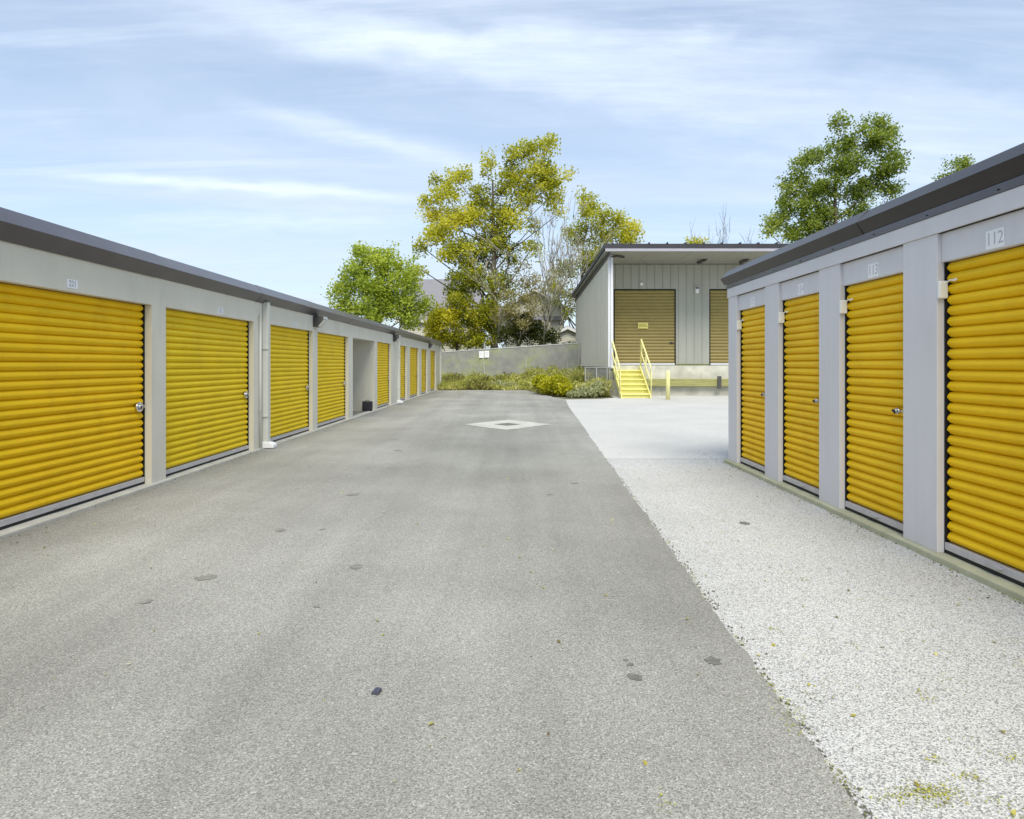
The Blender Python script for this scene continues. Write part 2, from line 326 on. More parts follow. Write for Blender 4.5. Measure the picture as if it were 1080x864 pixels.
# storm drain in its pale lozenge
c = (gp(487,448)+gp(583,448))/2
dr = thing('storm_drain', 'pale concrete lozenge with a dark iron drain grate set in the asphalt', 'drain', (c.x, 15.75, 0.012))
mb = MB(); hx, hy = 1.09, 1.35; ix, iy = 0.31, 0.36
O4 = [(hx,0),(0,hy),(-hx,0),(0,-hy)]; I4 = [(ix,0),(0,iy),(-ix,0),(0,-iy)]
for k in range(4):
    j = (k+1) % 4
    ed_ = [q for q in ragged([(c.x+O4[k][0]*.97,15.75+O4[k][1]*.97),(c.x+O4[j][0]*.97,15.75+O4[j][1]*.97)], 0.10, 0.022, 60+k)]
    for q0, q1, t0, t1 in [(ed_[n_], ed_[n_+1], n_/(len(ed_)-1), (n_+1)/(len(ed_)-1)) for n_ in range(len(ed_)-1)]:
        a0 = (I4[k][0]*(1-t0)+I4[j][0]*t0, I4[k][1]*(1-t0)+I4[j][1]*t0); a1 = (I4[k][0]*(1-t1)+I4[j][0]*t1, I4[k][1]*(1-t1)+I4[j][1]*t1)
        mb.quad((q0[0],q0[1],.018),(q1[0],q1[1],.018),(c.x+a1[0],15.75+a1[1],.018),(c.x+a0[0],15.75+a0[1],.018))
mb.build('collar', M['drain_conc'], dr, fix=False)
mb = MB(); mb.quad(*[(c.x+x, 15.75+y, 0.0135) for x,y in I4]); mb.build('sump', M['iron'], dr, fix=False)
mb = MB()
for k in range(-5,6):
    yy = k*0.07; half = ix*(1-abs(yy)/iy) - 0.012
    if half > .02: mb.box((c.x-half, 15.75+yy-0.018, 0.0145), (c.x+half, 15.75+yy+0.018, 0.0195))
for sgn in (-1,1):
    for sg2 in (-1,1):
        a_, b_ = Vector((ix*sgn,0,0)), Vector((0,iy*sg2,0)); dd = (b_-a_).normalized()*0.0
        n_ = Vector((-(b_-a_).y,(b_-a_).x,0)).normalized()*0.014
        P = Vector((c.x,15.75,0.0205)); mb.quad(P+a_+n_, P+b_+n_, P+b_-n_, P+a_-n_)
mb.build('grate', M['iron'], dr, fix=False)

# ------------------------------------------------------------------ shed rows
def curtain(P, y0, y1, z0, z1, d, pitch, depth, flip):
    """rolled steel curtain: rounded ribs with a tight groove between"""
    mb = MB(); n = max(2, int(round((z1-z0)/pitch))); ph = (z1-z0)/n; prof = []
    shape = [(0.0,-0.55),(0.055,-0.55),(0.08,0.08),(0.22,0.42),(0.36,0.86),(0.46,1.0),(0.55,0.98),(0.72,0.76),(0.88,0.42),(0.95,0.24),(0.97,-0.50)]
    for k in range(n):
        for t, q in shape: prof.append((z0+ph*(k+t), d+depth*(q-1)))
    prof.append((z1, d-depth))
    for z, dd in prof: mb.v += [tuple(P(dd, y0, z)), tuple(P(dd, y1, z))]
    for k in range(len(prof)-1):
        a = 2*k; f = (a, a+1, a+3, a+2)
        mb.f.append(f[::-1] if flip else f); mb.mi.append(0)
    return mb
def make_row(root, side, XF, spec):
    s = 1 if side == 'L' else -1                       # +d points to the lane
    P = lambda d, y, z: Vector((XF + s*d, y, z))
    bx = lambda mb, d0, y0, z0, d1, y1, z1: mb.box(P(d0,y0,z0), P(d1,y1,z1))
    ya, yb = spec['ends']; head = spec['head']; eave = spec['eave']; rec = spec['recess']
    wm = spec['wall']; doors = spec['doors']
    # --- wall shell
    w = MB()
    ys = sorted([(a,b) for a,b,*_ in doors] + spec.get('bays', []))
    cur = ya; piers = []
    for a, b in ys: piers.append((cur, a)); cur = b
    piers.append((cur, yb))
    z0 = spec['base']
    for a, b in piers:
        if b-a > 0.01: bx(w, -0.15, a, z0, 0, b, head if side == 'L' else spec['trim_lo'])
    if side == 'L':
        bx(w, -0.15, ya, head, 0, yb, eave)
    else:
        bx(w, -0.15, ya, spec['trim_lo'], -0.001, yb, eave)
        for a, b in ys: bx(w, -0.14, a, head, -0.030, b, spec['trim_lo'])
    depth = spec['depth']; cuts = [ya] + [t for bay in spec.get('bays', []) for t in bay] + [yb]
    for k in range(0, len(cuts), 2): bx(w, -depth, cuts[k]+0.002, 0, -0.152, cuts[k+1]-0.002, eave-0.01)
    for a, b in spec.get('bays', []):
        bx(w, -depth, a, 0, -2.2, b, eave-0.01); bx(w, -2.2, a, head+0.02, -0.152, b, eave-0.01)
    w.build('wall', wm, root, bevel=0.005 if side == 'R' else 0)
    if side == 'R':
        t = MB(); bx(t, -0.05, ya, spec['trim_lo'], 0.014, yb+0.012, spec['trim_hi']); t.build('header_trim', wm, root, bevel=0.003)
        t = MB(); bx(t, -0.05, ya, spec['trim_hi']+0.001, 0.022, yb+0.02, spec['flash_hi']); y = ya+0.5
        while y < yb:
            t.tube([P(0.0225,y,spec['trim_hi']+0.022), P(0.029,y,spec['trim_hi']+0.022)], 0.006, 8, mi=1); y += 0.742
        t.build('flashing', [M['trim_dark'], M['rubber']], root)
    # --- roof and eave trim
    r = MB(); bx(r, -depth-0.1, ya-0.05, eave, 0.0, yb+0.05, spec['roof_top']-0.015); r.build('roof', M['roof_sheet'], root)
    zt, zm, zb = spec['eave_z']; pt, pm, pb = spec['eave_d']
    seams = [ya-0.06] + spec['seams'] + [yb+spec['over']]
    for k in range(len(seams)-1):
        a, b = seams[k], seams[k+1]; e = MB(); jig = 0.0035*(k % 2)
        e.prism([(-0.35,zt+0.012),(pt+jig,zt+jig),(pm+jig,zm),(pm-0.006+jig,zm-0.010),(pb+jig,zb-jig),(-0.03,zb),(-0.05,zt-0.05)], lambda q,z,y: P(q,y,z), a, b)
        e.build('eave_trim', spec['trim'], root, bevel=0.002)
    # --- sill / curb
    q = MB(); bx(q, -0.15, ya-0.05, -0.05, spec['sill_d'], yb+0.06, spec['sill_z']); q.build('sill', spec['sill'], root, bevel=0.008)
    # --- doors
    for i, (a, b, num) in enumerate(doors):
        zb0 = spec['sill_z']
        g0 = MB()
        bx(g0, -0.149, a+0.001, zb0+0.003, -rec-0.045, b-0.001, head-0.001)
        for e0, e1 in ((a+0.001, a+0.010), (b-0.010, b-0.001)): bx(g0, -rec-0.044, e0, zb0+0.003, -rec+0.010, e1, head-0.001)  # guide channels coloured to paint in the dark of the edge slot
        frame = curtain(P, a+0.026, b-0.026, zb0+0.085, head-0.004, -rec+0.004, spec['pitch'], 0.027, side == 'L').build('roll_up_door', M['door_lemon'] if side == 'L' and a > 8 else M['door_yellow'], root, smooth=True, fix=False)
        g0.build('door_guide', M['gap_shade'], frame)
        f2 = MB(); bx(f2, -rec-0.03, a+0.012, zb0+0.030, -rec+0.014, b-0.012, zb0+0.084); bar = f2.build('bottom_bar', M['bar'], frame, bevel=0.004)
        f3 = MB(); bx(f3, -rec-0.02, a+0.014, zb0+0.004, -rec+0.006, b-0.014, zb0+0.029); f3.build('weather_strip', M['rubber'], frame)
        hm = MB(); yc = (a+b)/2
        hm.prism([(0.07*math.cos(t)*(1.0), 0.014*math.sin(t)) for t in [2*math.pi*k/14 for k in range(14)]], lambda qy,qz,dd: P(dd, yc+qy, zb0+0.058+qz), -rec+0.012, -rec+0.030)
        hm.build('lift_handle', M['bar'], frame)
        # round lock plate with cylinder and bolt
        zl = 0.95 if side == 'L' else 1.06; yl = b-0.13 if side == 'L' else a+0.15
        L = MB(); rr = 0.058 if side == 'L' else 0.026; sy = 1 if side == 'L' else -1
        L.prism([(rr*1.25*math.cos(t), rr*math.sin(t)) for t in [2*math.pi*k/20 for k in range(20)]], lambda qy,qz,dd: P(dd, yl+qy, zl+qz), -rec+0.004, -rec+0.028)
        L.prism([(rr*.6*math.cos(t), rr*.6*math.sin(t)) for t in [2*math.pi*k/16 for k in range(16)]], lambda qy,qz,dd: P(dd, yl+qy, zl+qz), -rec+0.0285, -rec+0.042)
        L.box(P(-rec+0.006, yl+sy*0.02, zl-rr*.25), P(-rec+0.022, yl+sy*0.115, zl+rr*.25))
        L.build('lock', M['chrome'], frame, bevel=0.003)
        L = MB(); L.box(P(-rec+0.0425, yl-0.01, zl-0.024), P(-rec+0.047, yl+0.01, zl+0.010))
        L.prism([(0.02*math.cos(t), 0.012*math.sin(t)) for t in [2*math.pi*k/10 for k in range(10)]], lambda qy,qz,dd: P(dd, yl+0.045+qy, zl+qz), -rec+0.024, -rec+0.032)
        L.build('keyhole', M['rubber'], frame)
        if num:
            pw, phh, zc, dd = spec['plate']
            yc = spec['plate_y'](a, b)
            pl = MB(); bx(pl, dd, yc-pw/2, zc-phh/2, dd+0.004, yc+pw/2, zc+phh/2)
            plate = pl.build('number_plate', M['white'], root)
            X = Matrix.Rotation(R(90),4,'X'); Z = Matrix.Rotation(R(90) if side == 'L' else R(-90),4,'Z')
            text_mesh('numerals', num, phh*0.86, spec['ink'], Matrix.Translation(P(dd+0.0045,yc,zc)) @ Z @ X @ Matrix.Diagonal((1.0,1.12,1,1)), plate)
        if side == 'R':
            # contact sensor on the guide at the door's far edge, with its stub of wire
            sn = MB(); bx(sn, -0.052, b+0.004, 1.93, 0.004, b+0.034, 2.065) if False else None
            ys_ = b - 0.004
            sn.box(P(-0.060, ys_-0.034, 1.935), P(0.006, ys_, 2.065))
            so = sn.build('door_sensor', M['sensor'], root, bevel=0.009)
            wr = MB(); wr.tube([P(-0.045, ys_-0.03, 2.05), P(-0.048, ys_-0.07, 2.065), P(-0.056, ys_-0.10, 2.06)], 0.006, 6)
            wr.tube([P(-0.056, ys_-0.10, 2.06), P(-0.056, ys_-0.125, 2.066)], 0.010, 6); wr.build('sensor_wire', M['sensor'], so)
    # --- downspouts
    for y in spec.get('spouts', []):
        t = MB(); bx(t, 0.0015, y-0.055, 0.09, 0.095, y+0.055, spec['eave_z'][2]+0.02); ds = t.build('downspout', M['downspout'], root, bevel=0.008)
        for zz in (0.55, 1.7):
            t = MB(); bx(t, 0.0018, y-0.075, zz, 0.099, y+0.059, zz+0.03); t.build('strap', M['downspout'], ds)
        t = MB(); t.prism([(0.0016,0.02),(0.20,0.02),(0.20,0.085),(0.13,0.12),(0.0016,0.13)], lambda q,z,yy: P(q,yy,z), y-0.085, y+0.085)
        t.build('splash_boot', M['white'], ds, bevel=0.012)
    for y in spec.get('conduits', []):
        t = MB(); t.tube([P(0.026,y,0.04), P(0.026,y,2.28)], 0.018, 8); cd = t.build('conduit', M['downspout'], root, smooth=True)
        t = MB(); t.tube([P(0.026,y,0.62), P(0.026,y,0.69)], 0.030, 8); t.build('coupling', M['galv'], cd)
    for y in spec.get('lamps', []):
        t = MB(); t.prism([(0.0015,2.24),(0.10,2.25),(0.225,2.40),(0.225,2.47),(0.0015,2.47)], lambda q,z,yy: P(q,yy,z), y-0.15, y+0.15)
        h = t.build('wall_light', M['lamp_dark'], root, bevel=0.006)
        t = MB(); a0, a1 = Vector((0.105,2.255)), Vector((0.2235,2.397)); nn = Vector((0.142,-0.1185)).normalized()*0.012
        t.prism([tuple(a0), tuple(a0+nn), tuple(a1+nn), tuple(a1)], lambda q,z,yy: P(q,yy,z), y-0.135, y+0.135)
        t.prism([(0.2255,2.402),(0.232,2.402),(0.232,2.462),(0.2255,2.462)], lambda q,z,yy: P(q,yy,z), y-0.14, y+0.14)
        t.build('lens', M['lamp_lens'], h)

left = thing('storage_building', 'long low beige storage row with yellow roll-up doors and an open bay', 'storage building', (XL-3, 16, 0))
make_row(left, 'L', XL, dict(ends=(-4.0,38.0), head=2.15, eave=2.60, recess=0.09, wall=M['wall_warm_lit'], base=0.034, depth=7.0,
    doors=[(-2.6,0.4,None),(0.75,3.85,None),(4.85,7.84,'221'),(8.16,10.90,'222'),(11.65,14.08,'223'),(14.43,17.10,None),(20.70,23.00,None),(24.85,26.40,None),(27.15,29.70,None),(30.50,32.55,None),(33.75,36.05,None)],
    bays=[(17.57,20.30)], roof_top=2.75, eave_z=(2.752,2.606,2.482), eave_d=(0.01,0.145,0.015), over=0.10, trim=M['trim_dark'],
    seams=[-1.0,2.2,4.9,7.92,10.95,14.0,17.0,20.1,23.1,26.2,29.2,32.3,35.3], sill_d=0.045, sill_z=0.035, sill=M['sill'], pitch=0.083,
    plate=(0.16,0.085,2.225,0.0015), plate_y=lambda a,b: a+0.55*(b-a) if a > 5 else 6.43, ink=M['numeral'],
    spouts=[11.33,24.28,37.9], conduits=[11.12], lamps=[14.25,23.5,33.15]))
right = thing('storage_building', 'pale grey storage row with narrow yellow doors numbered 112 to 115', 'storage building', (XR+3, 3, 0))
pitch_r = 1.485
dr_ = []
for k, n in enumerate(('115','114','113','112','111','110','109','108')):
    b = 9.39 - pitch_r*k; dr_.append((b-1.05, b, n))
make_row(right, 'R', XR, dict(ends=(-2.9,9.76), head=2.205, eave=2.60, recess=0.062, wall=M['wall_cool_shaded'], base=0.045, depth=6.0,
    doors=dr_, trim_lo=2.42, trim_hi=2.552, flash_hi=2.612, roof_top=2.82, eave_z=(2.825,2.712,2.615), eave_d=(-0.02,0.09,0.026), over=0.10, trim=M['trim_brown'],
    seams=[-0.1,2.9,5.93,8.9], sill_d=0.055, sill_z=0.046, sill=M['curb'], pitch=0.079,
    plate=(0.165,0.125,2.277,-0.0295), plate_y=lambda a,b: a+0.47*(b-a), ink=M['numeral_pale']))

# black box standing in the open bay
bx_ = thing('black_box', 'small black plastic box leaning at the edge of the open bay', 'box', (-4.40,20.05,0.036))
T = Matrix.Translation((-4.43,20.02,0.037)) @ Matrix.Rotation(R(-7),4,'X') @ Matrix.Rotation(R(6),4,'Z')
mb = MB(); mb.box((-0.17,-0.075,0),(0.13,0.075,0.29), T=T); mb.build('case', M['black_plastic'], bx_, bevel=0.02)
mb = MB(); mb.box((-0.13,-0.082,0.05),(0.09,-0.0755,0.24), T=T); mb.build('front_panel', M['black_plastic'], bx_, bevel=0.006)
mb = MB(); mb.tube([T@Vector((-0.08,0,0.289)), T@Vector((-0.07,0,0.32)), T@Vector((0.03,0,0.32)), T@Vector((0.04,0,0.289))], 0.009, 6); mb.build('handle', M['black_plastic'], bx_)

# slate scrap lying on the asphalt
p = gp(397,734); T = Matrix.Translation((p.x,p.y,0.013)) @ Matrix.Rotation(R(-12),4,'Z') @ Matrix.Scale(0.62,4)
mb = MB(); mb.prism([(-0.026,0),(0.026,0),(0.029,0.012),(0.022,0.026),(-0.020,0.024),(-0.028,0.010)], lambda a,b,t: T@Vector((a,t,b)), -0.03, 0.032)
mb.box((-0.003,-0.028,0.0255),(0.002,0.03,0.029), T=T)
tag(mb.build('plastic_scrap', M['scrap'], bevel=0.003), 'small slate blue plastic scrap lying on the open asphalt', 'scrap')

# ------------------------------------------------------------------ warehouse with its dock
WX, WY0, WY1, DW, XE = 4.26, 30.25, 46.5, 32.9, 21.0
wh = thing('warehouse', 'tall grey metal warehouse with a sloping dark roof and raised tan dock doors', 'warehouse', (WX+6, 38, 0))
def roof_z(y): return 6.42 - 0.027*(y-WY0)
mb = MB()
mb.prism([(WY0,1.31),(WY1,1.31),(WY1,roof_z(WY1)),(WY0,roof_z(WY0))], lambda y,z,x: Vector((x,y,z)), WX, WX+0.2)
y = WY0+0.5
while y < WY1:
    mb.box((WX-0.008,y-0.02,1.312),(WX+0.001,y+0.02,roof_z(y)-0.02)); y += 0.9
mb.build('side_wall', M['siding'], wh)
mb = MB(); mb.box((WX-0.012,WY0-0.03,1.29),(WX+0.215,WY0-0.002,roof_z(WY0)-0.002)); mb.build('corner_trim', M['corner_white'], wh, bevel=0.004)
mb = MB(); mb.box((WX+0.10,WY0-0.13,1.25),(WX+0.20,WY0-0.032,6.30)); ds = mb.build('downspout', M['corner_white'], wh, bevel=0.01)
mb = MB(); mb.tube([(WX+0.15,WY0-0.08,6.29),(WX+0.35,WY0-0.02,6.37),(WX+0.75,WY0+0.25,6.36)], 0.055, 8); mb.build('elbow', M['lamp_dark'], ds)
# front wall behind the dock
DD = [(4.905,7.98),(9.64,12.71),(14.4,17.47)]
DT = 5.165; DB = 1.40
mb = MB(); cur = WX+0.203
for a, b in DD + [(XE,XE)]:
    mb.box((cur,DW,DB-0.02),(a,DW+0.15,DT)); cur = b
mb.box((WX+0.203,DW,DT),(XE,DW+0.15,6.385))
x = WX+0.35
while x < XE:
    inside = any(a-0.03 < x < b+0.03 for a,b in DD)
    mb.prism([(-0.020,0.001),(-0.012,-0.032),(0.012,-0.032),(0.020,0.001)], lambda q,dd,z: Vector((x+q,DW+dd,z)), DT+0.03 if inside else DB+0.03, 6.38); x += 0.39
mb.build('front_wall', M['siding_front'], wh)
mb = MB(); cur = WX+0.21
for a, b in DD[:2] + [(XE,XE)]:
    if a - cur > 0.8: mb.box((cur+0.03,DW-0.05,DB-0.015),(a-0.03,DW-0.001,DB+0.05))
    cur = b
mb.build('base_flashing', paint('mossy_flashing', (0.17,0.19,0.06), 0.8, 0.3, 5), wh)
Pw = lambda d, x, z: Vector((x, DW-d, z))
for i, (a, b) in enumerate(DD):
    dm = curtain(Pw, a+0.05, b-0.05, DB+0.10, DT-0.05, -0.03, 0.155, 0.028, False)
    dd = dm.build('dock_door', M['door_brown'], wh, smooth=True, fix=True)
    mb = MB(); mb.box((a,DW-0.012,DB-0.005),(a+0.049,DW+0.12,DT-0.05)); mb.box((b-0.049,DW-0.012,DB-0.005),(b,DW+0.12,DT-0.05)); mb.box((a,DW-0.012,DT-0.049),(b,DW+0.12,DT-0.001)); mb.build('frame', M['gap_shade'], dd)  # near-black strips painted in for the shadow gap round the door
    mb = MB(); mb.box((a+0.052,DW-0.03,DB-0.01),(b-0.052,DW+0.08,DB+0.095)); mb.build('bottom_bar', M['corner_white'], dd, bevel=0.01)
    mb = MB(); zl = 2.50; mb.box((b-0.30,DW+0.0,zl-0.05),(b-0.17,DW+0.03,zl+0.05)); mb.box((b-0.27,DW-0.035,zl-0.02),(b-0.09,DW-0.001,zl+0.02)); mb.build('latch', M['lamp_dark'], dd, bevel=0.006)
    mb = MB(); mb.box((a+0.03,DW+0.10,DB),(b-0.03,DW+0.13,DT)); mb.build('door_backing', M['gap_shade'], dd)
    if i == 0:
        mb = MB(); mb.box((6.10,DW-0.02,3.19),(6.60,DW-0.008,3.50)); sg = mb.build('notice_sign', M['sign_yellow'], dd)
        sg['label'] = 'yellow notice with rows of dark lettering'
        mb = MB()
        for z, h_, x0, x1 in ((3.41,0.022,6.14,6.42),(3.41,0.022,6.45,6.50),(3.37,0.022,6.14,6.56),(3.315,0.026,6.13,6.57),(3.205,0.02,6.16,6.54)): mb.box((x0,DW-0.0235,z-h_/2),(x1,DW-0.0205,z+h_/2))
        # broken strokes standing for print too small to read
        mb.build('lettering', M['sign_ink'], dd)
# dock slab and footing
mb = MB(); mb.box((WX+0.215,30.41,-0.05),(XE,DW+0.15,1.375)); mb.build('loading_dock', M['dock_conc'], wh, bevel=0.015)
mb = MB(); mb.box((WX+0.012,WY0-0.02,-0.05),(WX+0.21,WY1,1.285)); mb.box((WX+0.012,WY1,-0.05),(XE,WY1+0.2,5.9)); mb.box((XE,WY0,-0.05),(XE+0.2,WY1,5.9)); mb.build('foundation', M['block'], wh)
# bumper timber and steel straps
mb = MB(); mb.box((WX+0.9+0.75,30.12,0.44),(14.5,30.408,0.77)); tb = mb.build('bumper_timber', M['dock_wood'], wh, bevel=0.015)
mb = MB()
for x in (9.27,13.0): mb.box((x-0.085,30.04,0.32),(x+0.085,30.119,0.90))
mb.build('bumper_strap', M['lamp_dark'], tb, bevel=0.01)
# roof: dark edge, fascia, soffit
ov = 29.45
mb = MB()
mb.prism([(ov,6.60),(ov,6.79),(WY1+0.3,6.79-0.027*(WY1-ov)),(WY1+0.3,6.60-0.027*(WY1-ov))], lambda y,z,x: Vector((x,y,z)), 3.97, XE+0.4)
rf = mb.build('roof', M['roof_dark'], wh)
mb = MB(); x = 4.35
while x < XE:
    mb.prism([(-0.03,-0.02),(-0.018,0.07),(0.018,0.07),(0.03,-0.02)], lambda q,z,y: Vector((x+q, y, 6.79-0.027*(y-ov)+z)), ov-0.02, WY1+0.3); x += 0.81
mb.build('roof_seams', M['roof_dark'], rf)
mb = MB(); mb.box((4.02,ov+0.02,6.46),(XE,ov+0.10,6.597)); mb.build('fascia', M['fascia'], wh)
mb = MB()
x = 4.1
while x < XE:
    mb.box((x,ov+0.102,6.44),(min(x+1.88,XE),DW-0.002,6.50)); x += 1.9
mb.box((WX+0.21,32.2,6.387),(XE,32.42,6.439))
mb.prism([(ov+0.12,6.50),(WY1,6.50-0.027*16),(WY1,6.58-0.027*17),(ov+0.12,6.58)], lambda y,z,x: Vector((x,y,z)), 4.05, XE)
mb.build('soffit', M['soffit'], wh)
mb = MB(); mb.box((4.02,ov+0.103,roof_z(WY1)-0.05),(4.03,ov+0.11,roof_z(WY1))); 
mb.v.clear(); mb.f.clear(); mb.mi.clear()
mb.prism([(ov+0.12,6.30),(ov+0.12,6.60),(WY1,6.60-0.027*17),(WY1,6.30-0.027*17)], lambda y,z,x: Vector((x,y,z)), WX-0.06, WX-0.012); mb.build('rake_trim', M['roof_dark'], wh)
for x in (8.85,10.85,12.9):
    mb = MB(); mb.tube([(x-0.12,31.7,6.26),(x+0.02,31.6,6.33),(x+0.24,31.55,6.40)], [0.10,0.085,0.06], 8); mb.tube([(x+0.24,31.55,6.40),(x+0.24,31.55,6.441)], 0.07, 8)
    mb.build('floodlight', M['lamp_dark'], wh)
# lights on the wall
mb = MB(); mb.box((8.90,DW-0.12,4.93),(9.12,DW-0.033,5.27)); wl = mb.build('wall_light', M['lamp_lens'], wh, bevel=0.02)
mb = MB(); mb.box((8.955,DW-0.135,4.98),(9.065,DW-0.121,5.16)); mb.build('lens', M['white'], wl, bevel=0.008)
mb = MB(); mb.box((8.93,DW-0.128,5.17),(9.09,DW-0.1205,5.24)); mb.build('lamp_slot', M['lamp_dark'], wl)
mb = MB(); mb.tube([(6.27,DW-0.001,5.42),(6.27,DW-0.09,5.40)], [0.06,0.075], 10); mb.build('alarm_lamp', M['white'], wh)

# yellow steel stair up to the dock
st = thing('dock_stairs', 'steep yellow steel steps with pipe handrails up to the loading dock', 'stairs', (5.1,29.0,0))
T = Matrix.Translation((5.10,30.40,0))
N = 7; rise = 1.37/N; run = 0.40; W = 1.22
for k in range(N-1):
    z = rise*(k+1); y = -run*(N-1-k)
    mb = MB(); mb.box((-W/2+0.03,y,z-0.04),(W/2-0.03,y+run+0.02,z), T=T); mb.box((-W/2+0.03,y+0.10,z-rise+0.002),(W/2-0.03,y+0.112,z-0.041), T=T); mb.build('step', M['yellow_steel'], st, bevel=0.004)
for sx in (-1,1):
    mb = MB(); x0 = sx*W/2
    mb.prism([(-run*(N-1)-0.12,0.0),(-run*(N-1)+0.16,0.0),(0,1.20),(0,1.38),(-0.12,1.38),(-run*(N-1)-0.12,0.13)], lambda y,z,x: T@Vector((x,y,z)), x0-0.025, x0+0.025)
    mb.build('stringer', M['yellow_steel'] , st, bevel=0.004)
def rail(x, pts, rr, name, m):
    mb = MB(); mb.tube([T@Vector((x,y,z)) for y,z in pts], rr, 8); return mb.build(name, m, st, smooth=True)
yb_ = -run*(N-1); sl = 1.37/(run*(N-1))
for sx in (-1,1):
    x = sx*(W/2+0.05)
    lo, hi = yb_+0.10, -0.15
    rz = lambda y, h: (y-yb_)*sl + h
    ext = 0.45
    m_ = M['yellow_pale']
    rail(x, [(lo-0.06,rz(lo,0.10)),(lo-0.06,rz(lo,1.10)),(lo,rz(lo,1.28)),(hi,rz(hi,1.28)),(hi+0.10,rz(hi+0.06,1.26)),(hi+0.10,1.30)], 0.034, 'handrail', m_)
    rail(x, [(lo-0.05,rz(lo,0.62)),(lo,rz(lo,0.66)),(hi-0.25,rz(hi-0.25,0.66)),(hi-0.12,rz(hi-0.1,0.70)),(hi-0.10,rz(hi,0.86)),(hi-0.20,rz(hi-0.2,1.24))], 0.028, 'mid_rail', m_)
    rail(x, [((lo+hi)/2,rz((lo+hi)/2,0.0)),((lo+hi)/2,rz((lo+hi)/2,1.26))], 0.028, 'rail_post', m_)

# bollard
p = Vector((6.17,26.75,0)); bl = thing('bollard', 'pale yellow steel bollard standing before the loading dock', 'bollard', p)
mb = MB(); mb.tube([p, p+Vector((0,0,1.10)), p+Vector((0,0,1.16)), p+Vector((0,0,1.185))], [0.085,0.085,0.07,0.03], 16); mb.build('post', M['yellow_pale'], bl, smooth=True)
mb = MB(); mb.tube([p+Vector((0,0,0.001)), p+Vector((0,0,0.02))], 0.12, 16); mb.build('footing', M['dock_conc'], bl)

# ------------------------------------------------------------------ screened fence at the end of the lane
FA, FB = Vector((-13.0,48.2,0)), Vector((4.05,42.55,0))
def ftop(x): return 2.26 + (x+4.9)*0.058 if x > -4.9 else 2.26
fn = thing('fence', 'long fence hung with grey privacy screen across the end of the lane', 'fence', (-4,45.5,0))
def fpt(x): 
    t = (x-FA.x)/(FB.x-FA.x); return FA.lerp(FB, t)
mb = MB(); xs = np.linspace(FA.x, FB.x, 40)
for a, b in zip(xs[:-1], xs[1:]):
    pa, pb = fpt(a), fpt(b); wa = 0.03*math.sin(a*2.1); wb = 0.03*math.sin(b*2.1)
    mb.quad((pa.x,pa.y-0.04+wa,0),(pb.x,pb.y-0.04+wb,0),(pb.x,pb.y-0.045,ftop(b)-0.05),(pa.x,pa.y-0.045,ftop(a)-0.05))
sc = mb.build('privacy_screen', M['screen'], fn, fix=False); so = sc.modifiers.new('thick','SOLIDIFY'); so.thickness = 0.012
mb = MB(); mb.tube([fpt(x)+Vector((0,0,ftop(x))) for x in xs], 0.045, 8); mb.build('top_rail', M['galv'], fn)
for x in (-11.2,-8.2,-5.2,-2.05,0.75,3.4):
    q = fpt(x); mb = MB(); mb.tube([q, q+Vector((0,0,ftop(x)+(0.42 if abs(x+2.05)<.1 else 0.10)))], 0.038, 8); mb.build('post', M['galv'], fn)
for k, x in enumerate((-2.26,-1.90)):
    q = fpt(x) + Vector((0.02,-0.10,0)); z = ftop(x)-0.33
    s_ = thing('sign', ('left' if k == 0 else 'right')+' one of two small white signs hung on the grey fence screen', 'sign', q+Vector((0,0,z)), 'white signs on the fence')
    mb = MB(); mb.box((q.x-0.155,q.y-0.006,z-0.22),(q.x+0.155,q.y+0.006,z+0.22)); mb.build('panel', M['white'], s_)
    mb = MB()
    for zz, w_ in ((0.12,0.10),(0.06,0.12),(-0.02,0.09),(-0.10,0.11)): mb.box((q.x-w_,q.y-0.009,z+zz-0.012),(q.x+w_,q.y-0.0065,z+zz+0.012))
    mb.build('lettering', M['sign_grey_ink'], s_)
# short chain link return beside the warehouse
cl = thing('chain_link_fence', 'short low chain-link fence returning to the warehouse corner', 'fence', (3.6,30.7,0))
ca, cb, ch = Vector((3.35,31.7,0)), Vector((4.25,30.3,0)), 1.28
L = (cb-ca).length; dv = (cb-ca).normalized()
mb = MB(); mb.tube([ca+Vector((0,0,ch)), cb+Vector((0,0,ch))], 0.026, 8); mb.build('top_rail', M['galv'], cl)
for t in (0.02, 0.52, 0.97):
    q = ca.lerp(cb, t); mb = MB(); mb.tube([q, q+Vector((0,0,ch+0.03))], 0.034, 8); mb.build('post', M['galv'], cl)
mb = MB(); k = -ch
while k < L:
    for sg in (1,-1):
        s0, s1 = (k, k+ch) if sg == 1 else (k+ch, k)
        a0, z0, a1, z1 = s0, 0.03, s1, ch
        if sg == 1: pts = [(a0,z0),(a1,z1)]
        else: pts = [(a0,z0),(a1,z1)]
        (xa,za),(xb,zb) = pts
        def clip(xa,za,xb,zb):
            if xa > xb: xa,za,xb,zb = xb,zb,xa,za
            if xb < 0 or xa > L: return None
            if xa < 0: za += (zb-za)*(-xa)/(xb-xa); xa = 0
            if xb > L: zb += (za-zb)*(xb-L)/(xb-xa); xb = L
            return xa,za,xb,zb
        r_ = clip(xa,za,xb,zb)
        if r_ and r_[2]-r_[0] > .02: mb.tube([ca+dv*r_[0]+Vector((0,0.01*sg,r_[1])), ca+dv*r_[2]+Vector((0,0.01*sg,r_[3]))], 0.004, 4)
    k += 0.10
mb.build('wire_mesh', M['galv'], cl)

